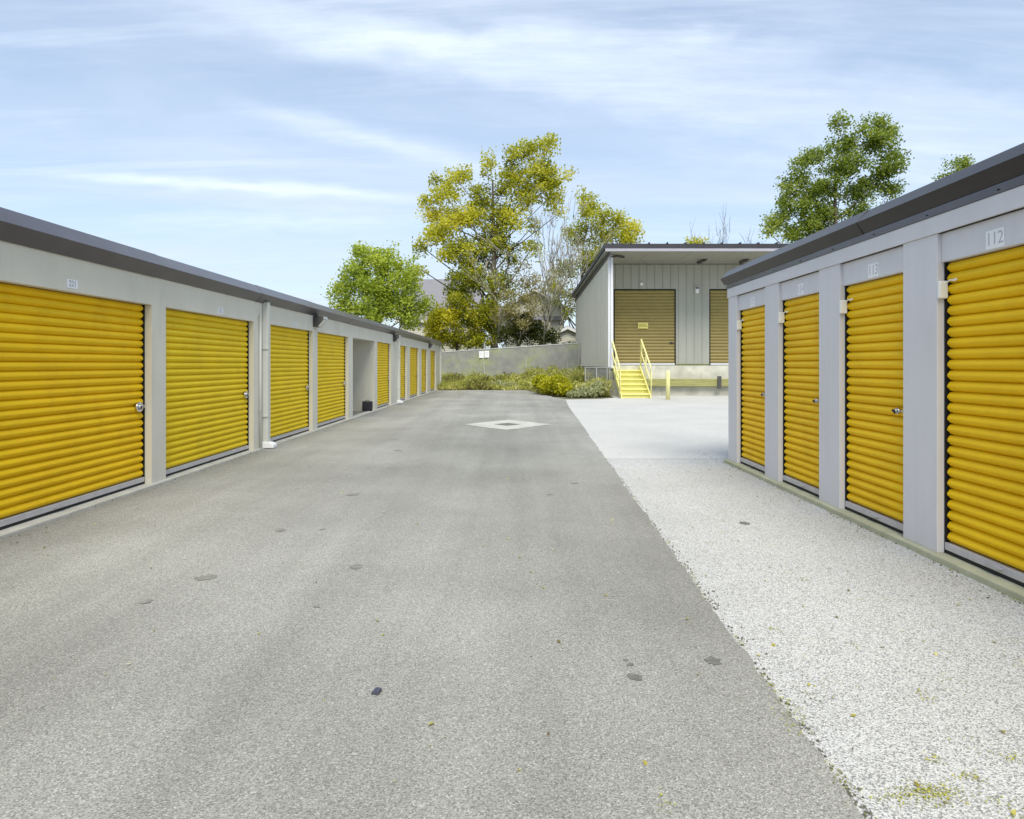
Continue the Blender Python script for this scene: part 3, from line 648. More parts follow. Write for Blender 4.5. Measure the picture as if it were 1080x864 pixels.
# ------------------------------------------------------------------ foliage
def leaf_mesh(name, C, size, tone, mat, parent, flat=0.0, aspect=0.62, upright=0.0):
    """C (n,3) leaf centres, size (n,), tone (n,): one small folded blade each"""
    n = len(C)
    nrm = rng.normal(size=(n,3)); nrm[:,2] = np.abs(nrm[:,2])*(1+3*flat) + 0.25
    nrm /= np.linalg.norm(nrm, axis=1)[:,None]
    a = rng.normal(size=(n,3)); a[:,2] += upright*2.5
    a -= (a*nrm).sum(1)[:,None]*nrm*(1-min(1,upright)); a /= np.linalg.norm(a,axis=1)[:,None]
    b = np.cross(nrm, a); b /= np.linalg.norm(b,axis=1)[:,None]
    s = size[:,None]
    V = np.empty((n,4,3), dtype=np.float32)
    V[:,0] = C - a*s*0.5; V[:,1] = C + b*s*0.5*aspect - a*s*0.05 + nrm*s*0.07; V[:,2] = C + a*s*0.5; V[:,3] = C - b*s*0.5*aspect - a*s*0.05 + nrm*s*0.07
    me = bpy.data.meshes.new(name); me.vertices.add(4*n); me.vertices.foreach_set('co', V.reshape(-1))
    me.loops.add(4*n); me.loops.foreach_set('vertex_index', np.arange(4*n, dtype=np.int32))
    me.polygons.add(n); me.polygons.foreach_set('loop_start', np.arange(0,4*n,4,dtype=np.int32)); me.polygons.foreach_set('loop_total', np.full(n,4,dtype=np.int32))
    at_ = me.attributes.new('leaf_tone','FLOAT','FACE'); at_.data.foreach_set('value', np.clip(tone,0,1).astype(np.float32))
    me.update(calc_edges=True); me.validate(); me.materials.append(mat)
    o = bpy.data.objects.new(name, me); COL.objects.link(o)
    if parent: o.parent = parent; o.matrix_parent_inverse = Matrix.Translation(-parent.location)
    return o
def px_blobs(Y, L, depth=None):
    """crown masses given in photo pixels at distance Y -> centre, radii, tone, density"""
    k = Y/F; out = []
    for b in L:
        u, v, ru, rv = b[:4]; tone = b[4] if len(b) > 4 else 0.5; den = b[5] if len(b) > 5 else 1.0
        c = at(u, v, Y); rd = (depth or 0.9)*max(ru,rv)*k
        c.y += random.uniform(-0.45,0.45)*rd
        out.append((c, Vector((ru*k, rd, rv*k)), tone, den))
    return out
def tree(name, label, base, blobs, mat, bark, leaf=0.2, per=1.0, trunk_r=0.25, group=None, cl_r=0.45, cl_n=34, spread=0.25, cat='tree', limbs=True, fork=0.35):
    root = thing(name, label, cat, base, group)
    cs, ss, ts = [], [], []; wood = MB(); twigs = MB()
    top = max(b[0].z for b in blobs); mean = sum((b[0] for b in blobs), Vector())/len(blobs)
    base = Vector(base); axis_top = Vector((mean.x*0.6+base.x*0.4, mean.y, base.z + (top-base.z)*0.86))
    spine = []
    for k in range(9):
        t = k/8; q = base.lerp(axis_top, t) + Vector((random.gauss(0,.12)*t*1.5, random.gauss(0,.12)*t, 0)); spine.append(q)
    wood.tube(spine, [trunk_r*(1-0.82*k/8)*(1.35 if k == 0 else 1) for k in range(9)], 9)
    for c, r, tone, den in blobs:
        # limb
        hgt = max(0.12, min(0.92, ((c.z-r.z*0.8)-base.z)/(axis_top.z-base.z) - fork*0.55))
        k = hgt*8; i = int(k); s0 = spine[i].lerp(spine[min(8,i+1)], k-i)
        md = s0.lerp(c, 0.5) + Vector((random.uniform(-.3,.3), random.uniform(-.3,.3), -0.06*(c-s0).length))
        r0 = trunk_r*(1-0.82*hgt)*0.34
        wood.tube([s0, s0.lerp(md,.5)+Vector((0,0,-.05)), md, c, c+Vector((random.uniform(-.3,.3),random.uniform(-.3,.3),r.z*0.7))], [r0, r0*.85, r0*.65, r0*.38, r0*.12], 6)
        area = 4*math.pi*((r.x*r.z + r.x*r.y + r.y*r.z)/3)
        nc = max(3, int(area/(cl_r*cl_r*3.4)*den*per))
        for _ in range(nc):
            dvv = Vector((random.gauss(0,1), random.gauss(0,1), random.gauss(0.15,1))).normalized()
            rad = random.random()**0.45 * random.uniform(0.85,1.10)
            cc = c + Vector((dvv.x*r.x, dvv.y*r.y, dvv.z*r.z))*rad
            if random.random() < 0.55: twigs.tube([c.lerp(cc,0.0), c.lerp(cc,0.6)+Vector((0,0,.08)), cc], [r0*.22+.006, r0*.13+.004, .004], 4)
            nl = int(2.3*cl_n*random.uniform(0.6,1.35)); sg = cl_r*random.uniform(0.6,1.15)
            pts = np.clip(rng.normal(size=(nl,3)),-1.5,1.5)*np.array([sg*.86,sg*.86,sg*.72]) + np.array(cc)
            cs.append(pts); ss.append(1.02*leaf*rng.uniform(0.6,1.3,nl)); ts.append(tone + 0.02 + rng.normal(0,spread*.55) + rng.normal(0,spread*.55,nl))
    wood.v += []; 
    tr = wood.build('trunk', bark, root, smooth=True)
    if twigs.v: twigs.build('branches', bark, root, smooth=True, fix=False)
    leaf_mesh('crown', np.concatenate(cs), np.concatenate(ss), np.concatenate(ts), mat, root)
    return root
G = 'trees beyond the fence'
tree('broadleaf_tree', 'dense rounded fresh green tree rising behind the beige storage row', (-9.6,46,0),
     px_blobs(46, [(383,276,15,17,.5),(407,275,18,16,.62),(372,298,20,18,.45),(399,302,22,20,.5),(427,297,19,22,.55),(362,322,15,13,.5),(392,330,26,16,.4),(430,330,20,18,.45),(412,318,16,14,.35),(445,322,7,11,.45),(356,306,8,8,.5)]),
     M['leaf_green'], M['bark'], leaf=0.20, per=0.95, trunk_r=0.26, group=G, cl_r=0.42, cl_n=34)
tree('poplar_tree', 'tall ragged yellow-green tree, largest in the middle behind the fence', (-1.6,52,0),
     px_blobs(52, [(459,188,5,8,.55,.8),(478,186,9,8,.65),(489,183,9,9,.62),(514,176,5,12,.5,.8),(541,166,6,13,.5,.8),(553,163,6,14,.5,.8),(566,158,6,13,.55,.8),(579,154,5,14,.6,.8),
        (571,186,18,22,.5),(545,190,15,20,.55,.9),(470,207,17,13,.6),(447,213,7,6,.6),(455,228,12,9,.85),(482,232,21,17,.75),(465,250,18,10,.75),(507,208,15,20,.4,.85),(528,226,17,18,.4,.7),(545,232,13,14,.75,.7),
        (484,268,23,16,.45),(508,262,19,20,.3,.8),(556,212,13,14,.5,.8),(578,210,11,12,.55,.9),(584,190,7,12,.5,.8),(445,285,7,4,.6,.9),(447,262,8,6,.5),(600,185,4,3,.95,.7),(503,296,24,16,.3),(538,268,17,15,.25,.6),(528,300,16,18,.3,.7),(562,238,10,10,.5,.6),(477,293,8,7,.3,.7),(530,196,14,14,.4,.6),(520,245,18,16,.4,.7),(497,232,12,14,.6,.8),(560,262,14,14,.4,.4),(590,225,7,9,.5,.5),(486,308,14,9,.25)]),
     M['leaf_poplar'], M['bark'], leaf=0.21, per=1.05, trunk_r=0.36, group=G, cl_r=0.46, cl_n=30, spread=0.28)
tree('golden_tree', 'low golden orange bushy tree at the foot of the tall yellow tree', (-4.4,49,0),
     px_blobs(49, [(456,345,9,13,.72),(470,338,13,15,.62),(484,322,14,12,.35),(497,340,18,17,.35),(515,330,17,16,.4),(478,357,18,9,.3),(506,358,20,9,.25),(523,345,12,18,.3),(463,358,12,9,.5),(462,328,6,8,.45)]),
     M['leaf_gold'], M['bark'], leaf=0.18, per=1.05, trunk_r=0.14, group=G, cl_r=0.36, cl_n=30, spread=0.3)
tree('broadleaf_tree', 'yellow-green tree showing above the sloping warehouse roof edge', (5.6,60,0),
     px_blobs(60, [(617,212,10,10,.55),(625,228,16,16,.5),(650,234,14,9,.55),(667,241,12,9,.7),(640,248,20,14,.45),(610,250,14,16,.4),(660,256,18,10,.6),(622,274,20,16,.35),(600,285,15,14,.3,.7),(595,312,12,14,.35,.6),(585,305,10,14,.6,.9),(598,330,10,9,.15,.8)]),
     M['leaf_poplar'], M['bark'], leaf=0.22, per=0.85, trunk_r=0.3, group=G, cl_r=0.48, cl_n=30, spread=0.22)
tree('broadleaf_tree', 'tall airy green tree rising behind the warehouse on the right', (26.0,54,0),
     px_blobs(54, [(924,128,11,8,.55),(886,132,9,9,.6),(940,139,10,9,.5),(892,150,17,12,.5),(923,153,20,14,.5),(849,170,12,10,.6),(866,166,9,9,.5),(888,177,22,14,.4),(935,176,17,13,.5),(948,164,8,7,.5,.7),(842,188,14,11,.55),(835,203,11,9,.6),(870,200,20,14,.45),(911,202,20,13,.4),(942,200,13,9,.45,.8),(824,232,15,12,.65),(848,222,16,12,.5,.8),(872,228,18,13,.5),(810,246,9,6,.7,.8),(840,248,16,9,.55),(905,226,16,12,.4),(880,250,20,12,.4),(830,216,12,9,.5),(858,210,14,12,.5),(855,240,16,10,.5),(928,190,14,12,.45),(905,140,8,9,.5,.8)]),
     M['leaf_ash'], M['bark'], leaf=0.22, per=1.05, trunk_r=0.34, group=G, cl_r=0.46, cl_n=28, spread=0.25)
tree('broadleaf_tree', 'small pale green treetop just above the right storage roof', (42.5,62,0),
     px_blobs(62, [(1014,172,12,7,.6,.8),(1005,176,7,7,.6,.8),(1022,180,12,9,.5),(1010,188,16,10,.5),(1030,205,20,14,.5),(1000,210,16,14,.5)]),
     M['leaf_ash'], M['bark'], leaf=0.22, per=0.7, trunk_r=0.25, group=G, cl_r=0.46, cl_n=28)
tree('broadleaf_tree', 'small yellow treetop peeping over the flat warehouse eave', (16.2,58,0),
     px_blobs(58, [(737,255,10,5,.75,.8),(728,257,8,5,.6,.8),(735,270,16,12,.6)]),
     M['leaf_poplar'], M['bark'], leaf=0.2, per=0.7, trunk_r=0.16, group=G, cl_r=0.4, cl_n=26)
tree('evergreen_shrub', 'dark evergreen shrub just behind the fence below the bare tree', (1.0,47,0),
     px_blobs(47, [(560,350,16,12,.4),(538,354,14,10,.4),(578,356,12,8,.4),(552,338,10,8,.3)]), M['leaf_dark'], M['bark'], leaf=0.16, per=1.0, trunk_r=0.10, group=G, cl_r=0.32, cl_n=30, cat='shrub')
tree('dry_shrub', 'pale dry olive shrub in front of the bare grey tree', (0.0,46.4,0),
     px_blobs(46.4, [(540,318,17,15,.5,1.0),(556,300,14,14,.5,.7),(532,335,13,11,.5,1.0),(562,325,13,13,.45,.8),(548,286,10,12,.45,.5),(548,345,14,10,.5,.9),(575,310,9,14,.5,.4),(585,290,9,14,.5,.35)]), M['leaf_dry'], M['bark_pale'], leaf=0.17, per=0.85, trunk_r=0.08, group=G, cl_r=0.38, cl_n=22, cat='shrub')
tree('evergreen_shrub', 'small green bush by the cream garage beyond the fence', (4.6,53.5,0),
     px_blobs(53.5, [(603,364,7,4,.5),(597,367,6,4,.5)]), M['leaf_dark'], M['bark'], leaf=0.15, per=1.0, trunk_r=0.06, group=G, cl_r=0.28, cl_n=26, cat='shrub')

def bare_tree(name, label, base, tips, bark, r0=0.16, depth=5, len0=3.2, seed=5, group=None, spread=0.5, twig=0.012):
    rr = random.Random(seed); root = thing(name, label, 'tree', base, group); tk = MB(); br = MB()
    def grow(p, dv, L, r, lev, mb):
        pts = [p]; rad = [r]; q = p.copy(); dd = dv.copy()
        for k in range(4):
            dd = (dd + Vector((rr.gauss(0,.10),rr.gauss(0,.10),0.05+rr.gauss(0,.06)))).normalized()
            q = q + dd*L/4; pts.append(q.copy()); rad.append(r*(1-0.42*(k+1)/4))
        mb.tube(pts, rad, 6 if lev < 2 else 4)
        if lev >= depth: return
        n = 3 if lev < 3 else rr.choice((2,3,3))
        for k in range(n):
            i = rr.choice((2,3,4,4)); nd = (dd + Vector((rr.gauss(0,spread),rr.gauss(0,spread),rr.gauss(0.1,spread*.6)))).normalized()
            grow(pts[i], nd, L*rr.uniform(.58,.82), max(twig, rad[i]*rr.uniform(.5,.72)), lev+1, br)
    for tx, ty, tz, L, r in tips: grow(Vector(base), Vector((tx,ty,tz)).normalized(), L, r, 0, tk)
    tk.build('trunk', bark, root, smooth=True); br.build('branches', bark, root, smooth=True, fix=False)
    return root
bare_tree('bare_tree', 'bare pale grey many-stemmed tree with fine twigs behind the fence', (1.68,47.5,0.0),
    [(-0.05,0,1,5.0,.17),(0.10,0.1,1,5.0,.15),(0.50,0.1,0.85,4.6,.13),(-0.36,0.1,0.95,4.0,.11),(-0.8,-.1,.45,2.6,.07),(0.22,-.2,1,4.6,.12)], M['bark_pale'], depth=4, seed=8, group=G, spread=0.36, twig=0.018)
bare_tree('bare_tree', 'thin leafless twiggy treetop standing above the warehouse eave', (17.2,58,3.0),
    [(0.0,0,1,4.2,.10),(0.12,0.1,1,4.0,.09),(-0.08,0.1,1,3.6,.08),(.22,0,1,3.6,.07)], M['bark'], depth=4, seed=14, group=G, spread=0.26, twig=0.010)

# weeds along the fence: nobody could count them
C, SZ, TN = [], [], []
def in_weeds(x, y):
    if y > 43.2 or (0.7 < x < 2.6 and y < 31.6): return False
    edge = 36.6 if x < 0.9 else max(27.6, 36.6-(x-0.9)*14) if x < 1.5 else 29.2 if x < 2.4 else 29.4
    return y > edge and x < 4.15
cnt = 0
while cnt < 9000:
    x = random.uniform(-8.0,4.2); y = random.uniform(27.5,43.2)
    if not in_weeds(x,y) or (x < -4.2 and y < 39.6): continue
    cnt += 1
    near = min(1, (y-36.3)/1.3) if x < 1 else 1
    hgt = max(0.12, (0.30+0.65*abs(math.sin(x*1.3+y*.7)*math.cos(x*.6-y*.4))+0.25*random.random())*max(0.25,near))
    hgt *= 0.62 if x < .8 else (0.85 if y > 34 else 0.6)
    n = random.randint(7,16); tone = 0.5+0.28*math.sin(x*1.7+2.0*math.sin(y*.9)) + random.gauss(0,.16)
    pts = rng.normal(size=(n,3))*np.array([.13,.13,0]) + np.array([x,y,0]); pts[:,2] = hgt*rng.random(n)**.8*rng.choice([1,1,1,1.35])+.03
    C.append(pts); SZ.append(rng.uniform(.10,.30,n)); TN.append(tone+rng.normal(0,.14,n))
w = leaf_mesh('weeds', np.concatenate(C), np.concatenate(SZ), np.concatenate(TN), M['weed'], None, aspect=0.34, upright=0.55)
tag(w, 'tangle of tall weeds and grass growing along the foot of the fence', 'weeds', kind='stuff')
def bush(name, label, base, blobs, mat, leaf, n, cat='shrub', upright=0.2, aspect=.55):
    root = thing(name, label, cat, base); C, S_, T_ = [], [], []; stem = MB(); b0 = Vector(base)
    for c, r, tone, den in blobs:
        stem.tube([b0, b0.lerp(c,.5)+Vector((0,0,.05)), c], [.02,.014,.006], 5)
        k = int(n*den); d_ = rng.normal(size=(k,3)); d_ /= np.linalg.norm(d_,axis=1)[:,None]
        C.append(np.array(c) + d_*np.array(r)*(rng.random(k)**.45)[:,None]); S_.append(leaf*rng.uniform(.6,1.3,k)); T_.append(tone+rng.normal(0,.2,k))
    stem.build('stem', M['bark'], root)
    P_ = np.concatenate(C); P_[:,2] = np.maximum(P_[:,2], 0.03)
    leaf_mesh('foliage', P_, np.concatenate(S_), np.concatenate(T_), mat, root, upright=upright, aspect=aspect)
V = Vector
bush('lime_shrub', 'bright lime-yellow shrub spilling over the corner of the asphalt', (1.85,30.4,0), [(V((1.55,30.7,.45)),V((.5,.5,.42)),.6,1),(V((1.95,30.2,.50)),V((.55,.5,.45)),.5,1),(V((2.25,29.9,.30)),V((.5,.45,.30)),.6,1),(V((1.25,31.6,.6)),V((.45,.5,.35)),.5,.8)], M['leaf_lime'], .15, 1500)
bush('pale_plant', 'low pale variegated plant at the warehouse footing', (3.35,29.3,0), [(V((3.2,29.3,.22)),V((.75,.5,.26)),.5,1),(V((3.75,29.5,.36)),V((.42,.4,.34)),.55,1),(V((2.75,29.1,.13)),V((.5,.4,.16)),.5,.7)], M['leaf_pale'], .16, 900, 'plant', .5, .4)
bush('weed_clump', 'pale ragged weed clump hanging over the middle of the asphalt edge', (-0.6,37.0,0), [(V((-1.0,37.1,.25)),V((.8,.4,.3)),.6,1),(V((-0.2,37.0,.2)),V((.6,.35,.25)),.6,1)], M['leaf_pale'], .15, 450, 'plant', .5, .4)

# leaf litter and moss on the paving
C, SZ, TN = [], [], []
for _ in range(430):
    if random.random() < .5: x, y, z = random.uniform(1.25,3.05), 2.0+random.random()**1.6*9, 0.006
    else: x, y, z = random.uniform(-4.15,1.0), 2.2+random.random()**1.4*16, 0.018
    if random.random() < .25: x, z = (XL+0.06+random.expovariate(5), 0.018) if random.random() < .5 else (XR-0.07-random.expovariate(6), 0.006)
    C.append((x,y,z)); SZ.append(random.choice((.010,.014,.018,.025,.03))); TN.append(random.random())
for u, v in ((455,768),(440,555),(40,586),(50,588),(47,580),(105,553),(100,555),(398,658),(536,571),(725,656),(800,692),(583,582),(510,578),(560,606)):
    p = gp(u,v); C.append((p.x,p.y,.019 if p.x < 1.1 else .006)); SZ.append(.03); TN.append(random.uniform(.55,1))
lt = leaf_mesh('leaf_litter', np.array(C), np.array(SZ), np.array(TN), M['litter'], None, flat=3.0)
tag(lt, 'scattered small fallen leaves and crumbs on the paving', 'leaves', kind='stuff')
C, SZ, TN = [], [], []
for u, v, rx, ry, n in ((985,837,.055,.018,420),(960,842,.09,.016,260),(983,802,.016,.012,70),(1024,821,.03,.012,90),(1066,799,.03,.012,60),(975,735,.03,.02,70),(860,735,.04,.03,50),(835,606,.05,.05,60),(840,612,.04,.06,60),(817,575,.04,.05,40),(852,571,.04,.05,40),(1000,716,.05,.03,60),(1075,700,.05,.04,60),(1010,640,.06,.05,60),(930,655,.05,.05,40),(865,718,.06,.03,40),(698,850,.02,.02,30),(832,765,.02,.03,60),(1075,862,.04,.03,120)):
    p = gp(u,v); pts = rng.normal(size=(n,3))*np.array([rx,ry*1.6,0]) + np.array([p.x,p.y,0]); pts[:,2] = (.003 if p.x > 1.12 else .015) + np.abs(rng.normal(0,.004,n))
    pts = pts[:max(8,int(n*.6))]; n = len(pts); C.append(pts); SZ.append(rng.uniform(.005,.011,n)); TN.append(rng.uniform(0,1,n))
for _ in range(70):
    x, y = random.uniform(1.4,3.0), 2.1+random.random()**1.4*7; n = random.randint(6,22); sx = random.uniform(.012,.05)
    pts = rng.normal(size=(n,3))*np.array([sx,sx*.8,0])+np.array([x,y,0]); pts[:,2] = .003+np.abs(rng.normal(0,.003,n))
    C.append(pts); SZ.append(rng.uniform(.004,.010,n)); TN.append(rng.uniform(0,.9,n))
for _ in range(60):     # moss in the gutter line of the right-hand curb and along the asphalt rim
    if random.random() < .6: x, y, z = XR-.057-random.expovariate(60), random.uniform(2.5,9.8), .004
    else:
        y = 2.0+random.random()**1.5*7; x = np.interp(y,[2.11,3.26,4.99,10.6],[1.108,1.15,1.208,1.39])+random.gauss(.01,.015); z = .006
    n = 25; pts = rng.normal(size=(n,3))*np.array([.012,.05,0])+np.array([x,y,z]); pts[:,2] = z+np.abs(rng.normal(0,.004,n))
    C.append(pts); SZ.append(rng.uniform(.005,.012,n)); TN.append(rng.uniform(0,.6,n))
ms = leaf_mesh('moss', np.concatenate(C), np.concatenate(SZ), np.concatenate(TN), M['moss'], None, flat=1.5)
tag(ms, 'yellow-green moss tufts in the pale paving and along its edges', 'moss', kind='stuff')

mb = MB()
for k in range(900):
    y = 2.0+random.random()**1.7*9
    if random.random() < .65:
        x = np.interp(y,[2.11,3.26,4.99,10.6],[1.108,1.15,1.208,1.39])+random.gauss(.012,.018+(.02 if 3.2 < y < 4.3 else 0)); z = .0
    elif random.random() < .5: x, z = XR-.058-random.expovariate(30), 0.0
    else: x, y, z = XL+.05+random.expovariate(12), random.uniform(5,18), .012
    r_ = random.uniform(.003,.009); a_ = random.random()*6.28
    p0 = [V((x+r_*math.cos(a_+q*1.57)*random.uniform(.7,1.2), y+r_*math.sin(a_+q*1.57)*random.uniform(.7,1.2), z)) for q in range(4)]
    tp = [V((q.x*.6+x*.4, q.y*.6+y*.4, z+r_*random.uniform(.6,1.1))) for q in p0]
    mb.quad(*tp)
    for q in range(4): mb.quad(p0[q], p0[(q+1)%4], tp[(q+1)%4], tp[q])
gr_ = mb.build('grit', paint('loose_grit', (0.14,0.14,0.115), 0.9, 0.5, 80, (1,1,1)), fix=False)
tag(gr_, 'dark loose grit crumbled along the edges of the paving', 'grit', kind='stuff')

# ------------------------------------------------------------------ houses beyond the fence
def gable_house(name, label, x0, x1, y0, y1, ez, rz, ridge='y', windows=(), chim=None, pent=None, rise_only=False):
    h = thing(name, label, 'house', ((x0+x1)/2,(y0+y1)/2,0))
    mb = MB()
    if ridge == 'y':
        xm = (x0+x1)/2; mb.prism([(x0,0),(x1,0),(x1,ez),(xm,rz),(x0,ez)], lambda a,b,t: V((a,t,b)), y0, y1)
    else:
        ym = (y0+y1)/2; mb.prism([(y0,0),(y1,0),(y1,ez),(ym,rz),(y0,ez)], lambda a,b,t: V((t,a,b)), x0, x1)
    for k in range(1,int(ez/0.22)): 
        mb.box((x0-.012,y0-.016,k*.22-.015),(x1+.012,y0-.001,k*.22))
    mb.build('wall', M['house_wall'], h)
    mb = MB(); tr = MB(); e = .4; th = .16
    if ridge == 'y':
        xm = (x0+x1)/2; s = (rz-ez)/(xm-x0)
        mb.prism([(x0-e,ez-s*e+.02),(xm,rz+.02),(x1+e,ez-s*e+.02),(x1+e,ez-s*e+th),(xm,rz+th+.02),(x0-e,ez-s*e+th)], lambda a,b,t: V((a,t,b)), y0-.35, y1+.3)
        tr.prism([(x0-e-.02,ez-s*e-.14),(xm,rz-.12),(x1+e+.02,ez-s*e-.14),(x1+e+.02,ez-s*e+.10),(xm,rz+.13),(x0-e-.02,ez-s*e+.10)], lambda a,b,t: V((a,t,b)), y0-.42, y0-.352)
    else:
        ym = (y0+y1)/2; s = (rz-ez)/(ym-y0)
        mb.prism([(y0-e,ez-s*e+.02),(ym,rz+.02),(y1+e,ez-s*e+.02),(y1+e,ez-s*e+th),(ym,rz+th+.02),(y0-e,ez-s*e+th)], lambda a,b,t: V((t,a,b)), x0-.3, x1+.3)
        tr.box((x0-.3,y0-e-.05,ez-s*e-.10),(x1+.3,y0-e-.002,ez-s*e+.12))
    mb.build('roof', M['house_roof'], h); tr.build('roof_trim', M['house_trim'], h)
    for (wx, wz, ww, wh_) in windows:
        mb = MB(); mb.box((wx-ww/2-.08,y0-.05,wz-.08),(wx+ww/2+.08,y0-.017,wz+wh_+.08)); f = mb.build('window', M['house_trim'], h)
        mb = MB(); mb.box((wx-ww/2,y0-.056,wz),(wx+ww/2,y0-.051,wz+wh_)); mb.build('pane', M['window'], f)
    if pent:
        mb = MB(); z = pent; mb.prism([(y0-.6,z),(y0-.018,z+.35),(y0-.018,z)], lambda a,b,t: V((t,a,b)), x0-.3, x1+.3); mb.build('pent_roof', M['house_roof'], h)
    return h
k = 70/F
gable_house('house', 'house with a broad plain grey shingle roof between the green and yellow trees', (428-U0)*k, (506-U0)*k, 66, 76, 6.0, 10.35, 'x')
k = 62/F
gable_house('house', 'cream gabled house half hidden behind the bare tree', (533-U0)*k, (595-U0)*k, 62, 72, 6.75, 8.35, 'y', pent=5.55)
k = 57/F
gable_house('garage', 'low cream gabled garage with white eaves beside the warehouse wall', (577-U0)*k, (620-U0)*k, 57, 61.5, 3.75, 4.55, 'y')['category'] = 'garage'

# ------------------------------------------------------------------ sky, sun, camera
SUN = Vector((0.04,-0.60,0.78)).normalized()
el = math.asin(SUN.z); rot = math.atan2(SUN.x, SUN.y)
w = bpy.data.worlds.new('World'); S.world = w; w.use_nodes = True
nd, lk = w.node_tree.nodes, w.node_tree.links
bg = nd['Background']; bg.inputs['Strength'].default_value = 0.075
sk = nd.new('ShaderNodeTexSky'); sk.sky_type = 'NISHITA'; sk.sun_disc = False; sk.sun_elevation = el; sk.sun_rotation = rot
sk.air_density = 1.0; sk.dust_density = 0.7; sk.ozone_density = 1.5
tc = nd.new('ShaderNodeTexCoord'); sp = nd.new('ShaderNodeSeparateXYZ'); lk.new(tc.outputs['Generated'], sp.inputs[0])
def math_(op, a, b=None):
    m = nd.new('ShaderNodeMath'); m.operation = op
    for i, v in enumerate((a, b)):
        if v is None: continue
        if isinstance(v, (int,float)): m.inputs[i].default_value = v
        else: lk.new(v, m.inputs[i])
    return m.outputs[0]
zz = math_('ADD', math_('MAXIMUM', sp.outputs[2], 0.0), 0.12)
cx, cy = math_('DIVIDE', sp.outputs[0], zz), math_('DIVIDE', sp.outputs[1], zz)
cb = nd.new('ShaderNodeCombineXYZ'); lk.new(cx, cb.inputs[0]); lk.new(cy, cb.inputs[1])
def cloud(rotz, scale, stretch, lo, hi, detail=8, seed=(0,0,0), dist=0.6, rough=.6):
    mp = nd.new('ShaderNodeMapping'); lk.new(cb.outputs[0], mp.inputs[0]); mp.inputs['Rotation'].default_value = (0,0,R(rotz)); mp.inputs['Scale'].default_value = stretch; mp.inputs['Location'].default_value = seed
    n = nd.new('ShaderNodeTexNoise'); n.inputs['Scale'].default_value = scale; n.inputs['Detail'].default_value = detail; n.inputs['Roughness'].default_value = rough; n.inputs['Distortion'].default_value = dist
    lk.new(mp.outputs[0], n.inputs['Vector'])
    r = ramp(nd, [(lo,(0,0,0)),(hi,(1,1,1))]); r.color_ramp.interpolation = 'EASE'; lk.new(n.outputs['Fac'], r.inputs[0]); return r.outputs[0]
c1 = cloud(28, 0.55, (0.45,1.5,1), 0.38, 0.74, seed=(1.3,0.4,0))          # broad veils
c2 = cloud(14, 1.1, (0.30,2.1,1), 0.52, 0.78, seed=(5.1,2.2,0), dist=1.0)  # streaks
veil = math_('ADD', math_('MULTIPLY', c1, 0.52), math_('ADD', math_('MULTIPLY', math_('MAXIMUM', math_('SUBTRACT', 1.0, math_('DIVIDE', sp.outputs[2], 0.42)), 0.0), 0.45), 0.27))
sk2 = mixc(nd, lk, sk.outputs[0], (0.80,0.84,0.86), 1.0, 'MULTIPLY')
c3 = cloud(20, 2.3, (0.35,1.7,1), 0.45, 0.75, 10, (2.2,7.1,0), 0.8, .68)
ys = math_('MAXIMUM', sp.outputs[1], 0.05); ga = math_('DIVIDE', sp.outputs[0], ys); ge = math_('DIVIDE', sp.outputs[2], ys)
wn = nd.new('ShaderNodeTexNoise'); wn.inputs['Scale'].default_value = 5; wn.inputs['Detail'].default_value = 6; lk.new(cb.outputs[0], wn.inputs['Vector'])
wf = nd.new('ShaderNodeTexNoise'); wf.inputs['Scale'].default_value = 9; wf.inputs['Detail'].default_value = 8; wf.inputs['Roughness'].default_value = .7
wm = nd.new('ShaderNodeMapping'); wm.inputs['Scale'].default_value = (.35,1.6,1); wm.inputs['Rotation'].default_value = (0,0,R(12)); lk.new(cb.outputs[0], wm.inputs[0]); lk.new(wm.outputs[0], wf.inputs['Vector'])
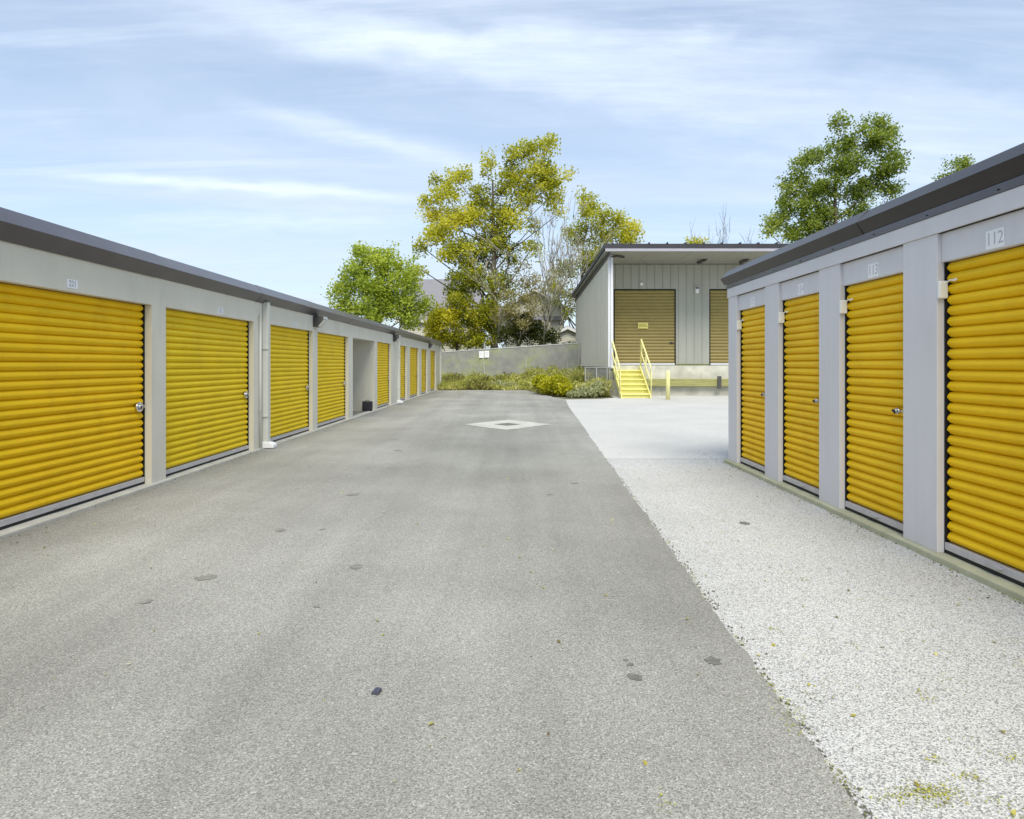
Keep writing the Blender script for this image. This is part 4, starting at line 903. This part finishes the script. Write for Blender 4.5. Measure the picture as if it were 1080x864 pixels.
def wisp(a0, e0, a1, e1, wid, amt, curve=0.0):
    am, L_ = (a0+a1)/2, abs(a1-a0)/2
    t = math_('DIVIDE', math_('SUBTRACT', ga, am), L_)
    line = math_('ADD', math_('MULTIPLY', t, (e1-e0)/2), (e0+e1)/2)
    line = math_('ADD', line, math_('MULTIPLY', math_('MULTIPLY', t, t), curve))
    line = math_('ADD', line, math_('MULTIPLY', math_('SUBTRACT', wn.outputs['Fac'], 0.5), wid*2.2))
    q = math_('DIVIDE', math_('SUBTRACT', ge, line), wid)
    gq = math_('POWER', 2.718, math_('MULTIPLY', math_('MULTIPLY', q, q), -1.0))
    t2 = math_('MULTIPLY', t, t); gt = math_('POWER', 2.718, math_('MULTIPLY', math_('MULTIPLY', t2, t2), -1.2))
    return math_('MULTIPLY', math_('MULTIPLY', math_('MULTIPLY', gq, gt), math_('ADD', math_('MULTIPLY', wf.outputs['Fac'], 1.5), 0.1)), amt)
W_ = [wisp(-.70,.287,-.15,.250,.009,.62), wisp(-.42,.39,-.02,.29,.018,.40), wisp(-.60,.56,.30,.385,.040,.42,.02), wisp(-.60,.215,-.10,.215,.016,.30), wisp(.15,.42,.85,.33,.09,.30), wisp(-.3,.50,.45,.47,.03,.35)]
wsum = W_[0]
for q_ in W_[1:]: wsum = math_('ADD', wsum, q_)
wsum = math_('MINIMUM', wsum, 0.62)
CLOUD = (3.45,4.0,4.75)
o1 = mixc(nd, lk, sk2, CLOUD, math_('MINIMUM', veil, 0.9))
o2 = mixc(nd, lk, o1, (4.4,4.95,5.6), math_('ADD', math_('MULTIPLY', c2, 0.55), math_('MULTIPLY', c3, 0.22)))
o3 = mixc(nd, lk, o2, (5.1,5.6,6.2), wsum)
lk.new(o3, bg.inputs['Color'])
sl_ = bpy.data.lights.new('sun', 'SUN'); sl_.energy = 1.5; sl_.angle = R(38); sl_.color = (1.0,0.94,0.82)
so = bpy.data.objects.new('sun', sl_); COL.objects.link(so); so.location = (0,0,30); so.rotation_euler = (-SUN).to_track_quat('-Z','Y').to_euler()

cam = bpy.data.cameras.new('camera'); co = bpy.data.objects.new('camera', cam); COL.objects.link(co)
co.location = (0,0,H); co.rotation_euler = (R(90),0,0)
cam.sensor_width = 36; cam.lens = 36*F/1080; cam.shift_x = -(U0-540)/1080; cam.shift_y = -(432-V0)/1080
cam.clip_start = 0.05; cam.clip_end = 3000
S.camera = co
S.view_settings.view_transform = 'Standard'; S.view_settings.look = 'None'; S.view_settings.exposure = 1.55; S.view_settings.gamma = 1
S.render.resolution_x = 1024; S.render.resolution_y = 819
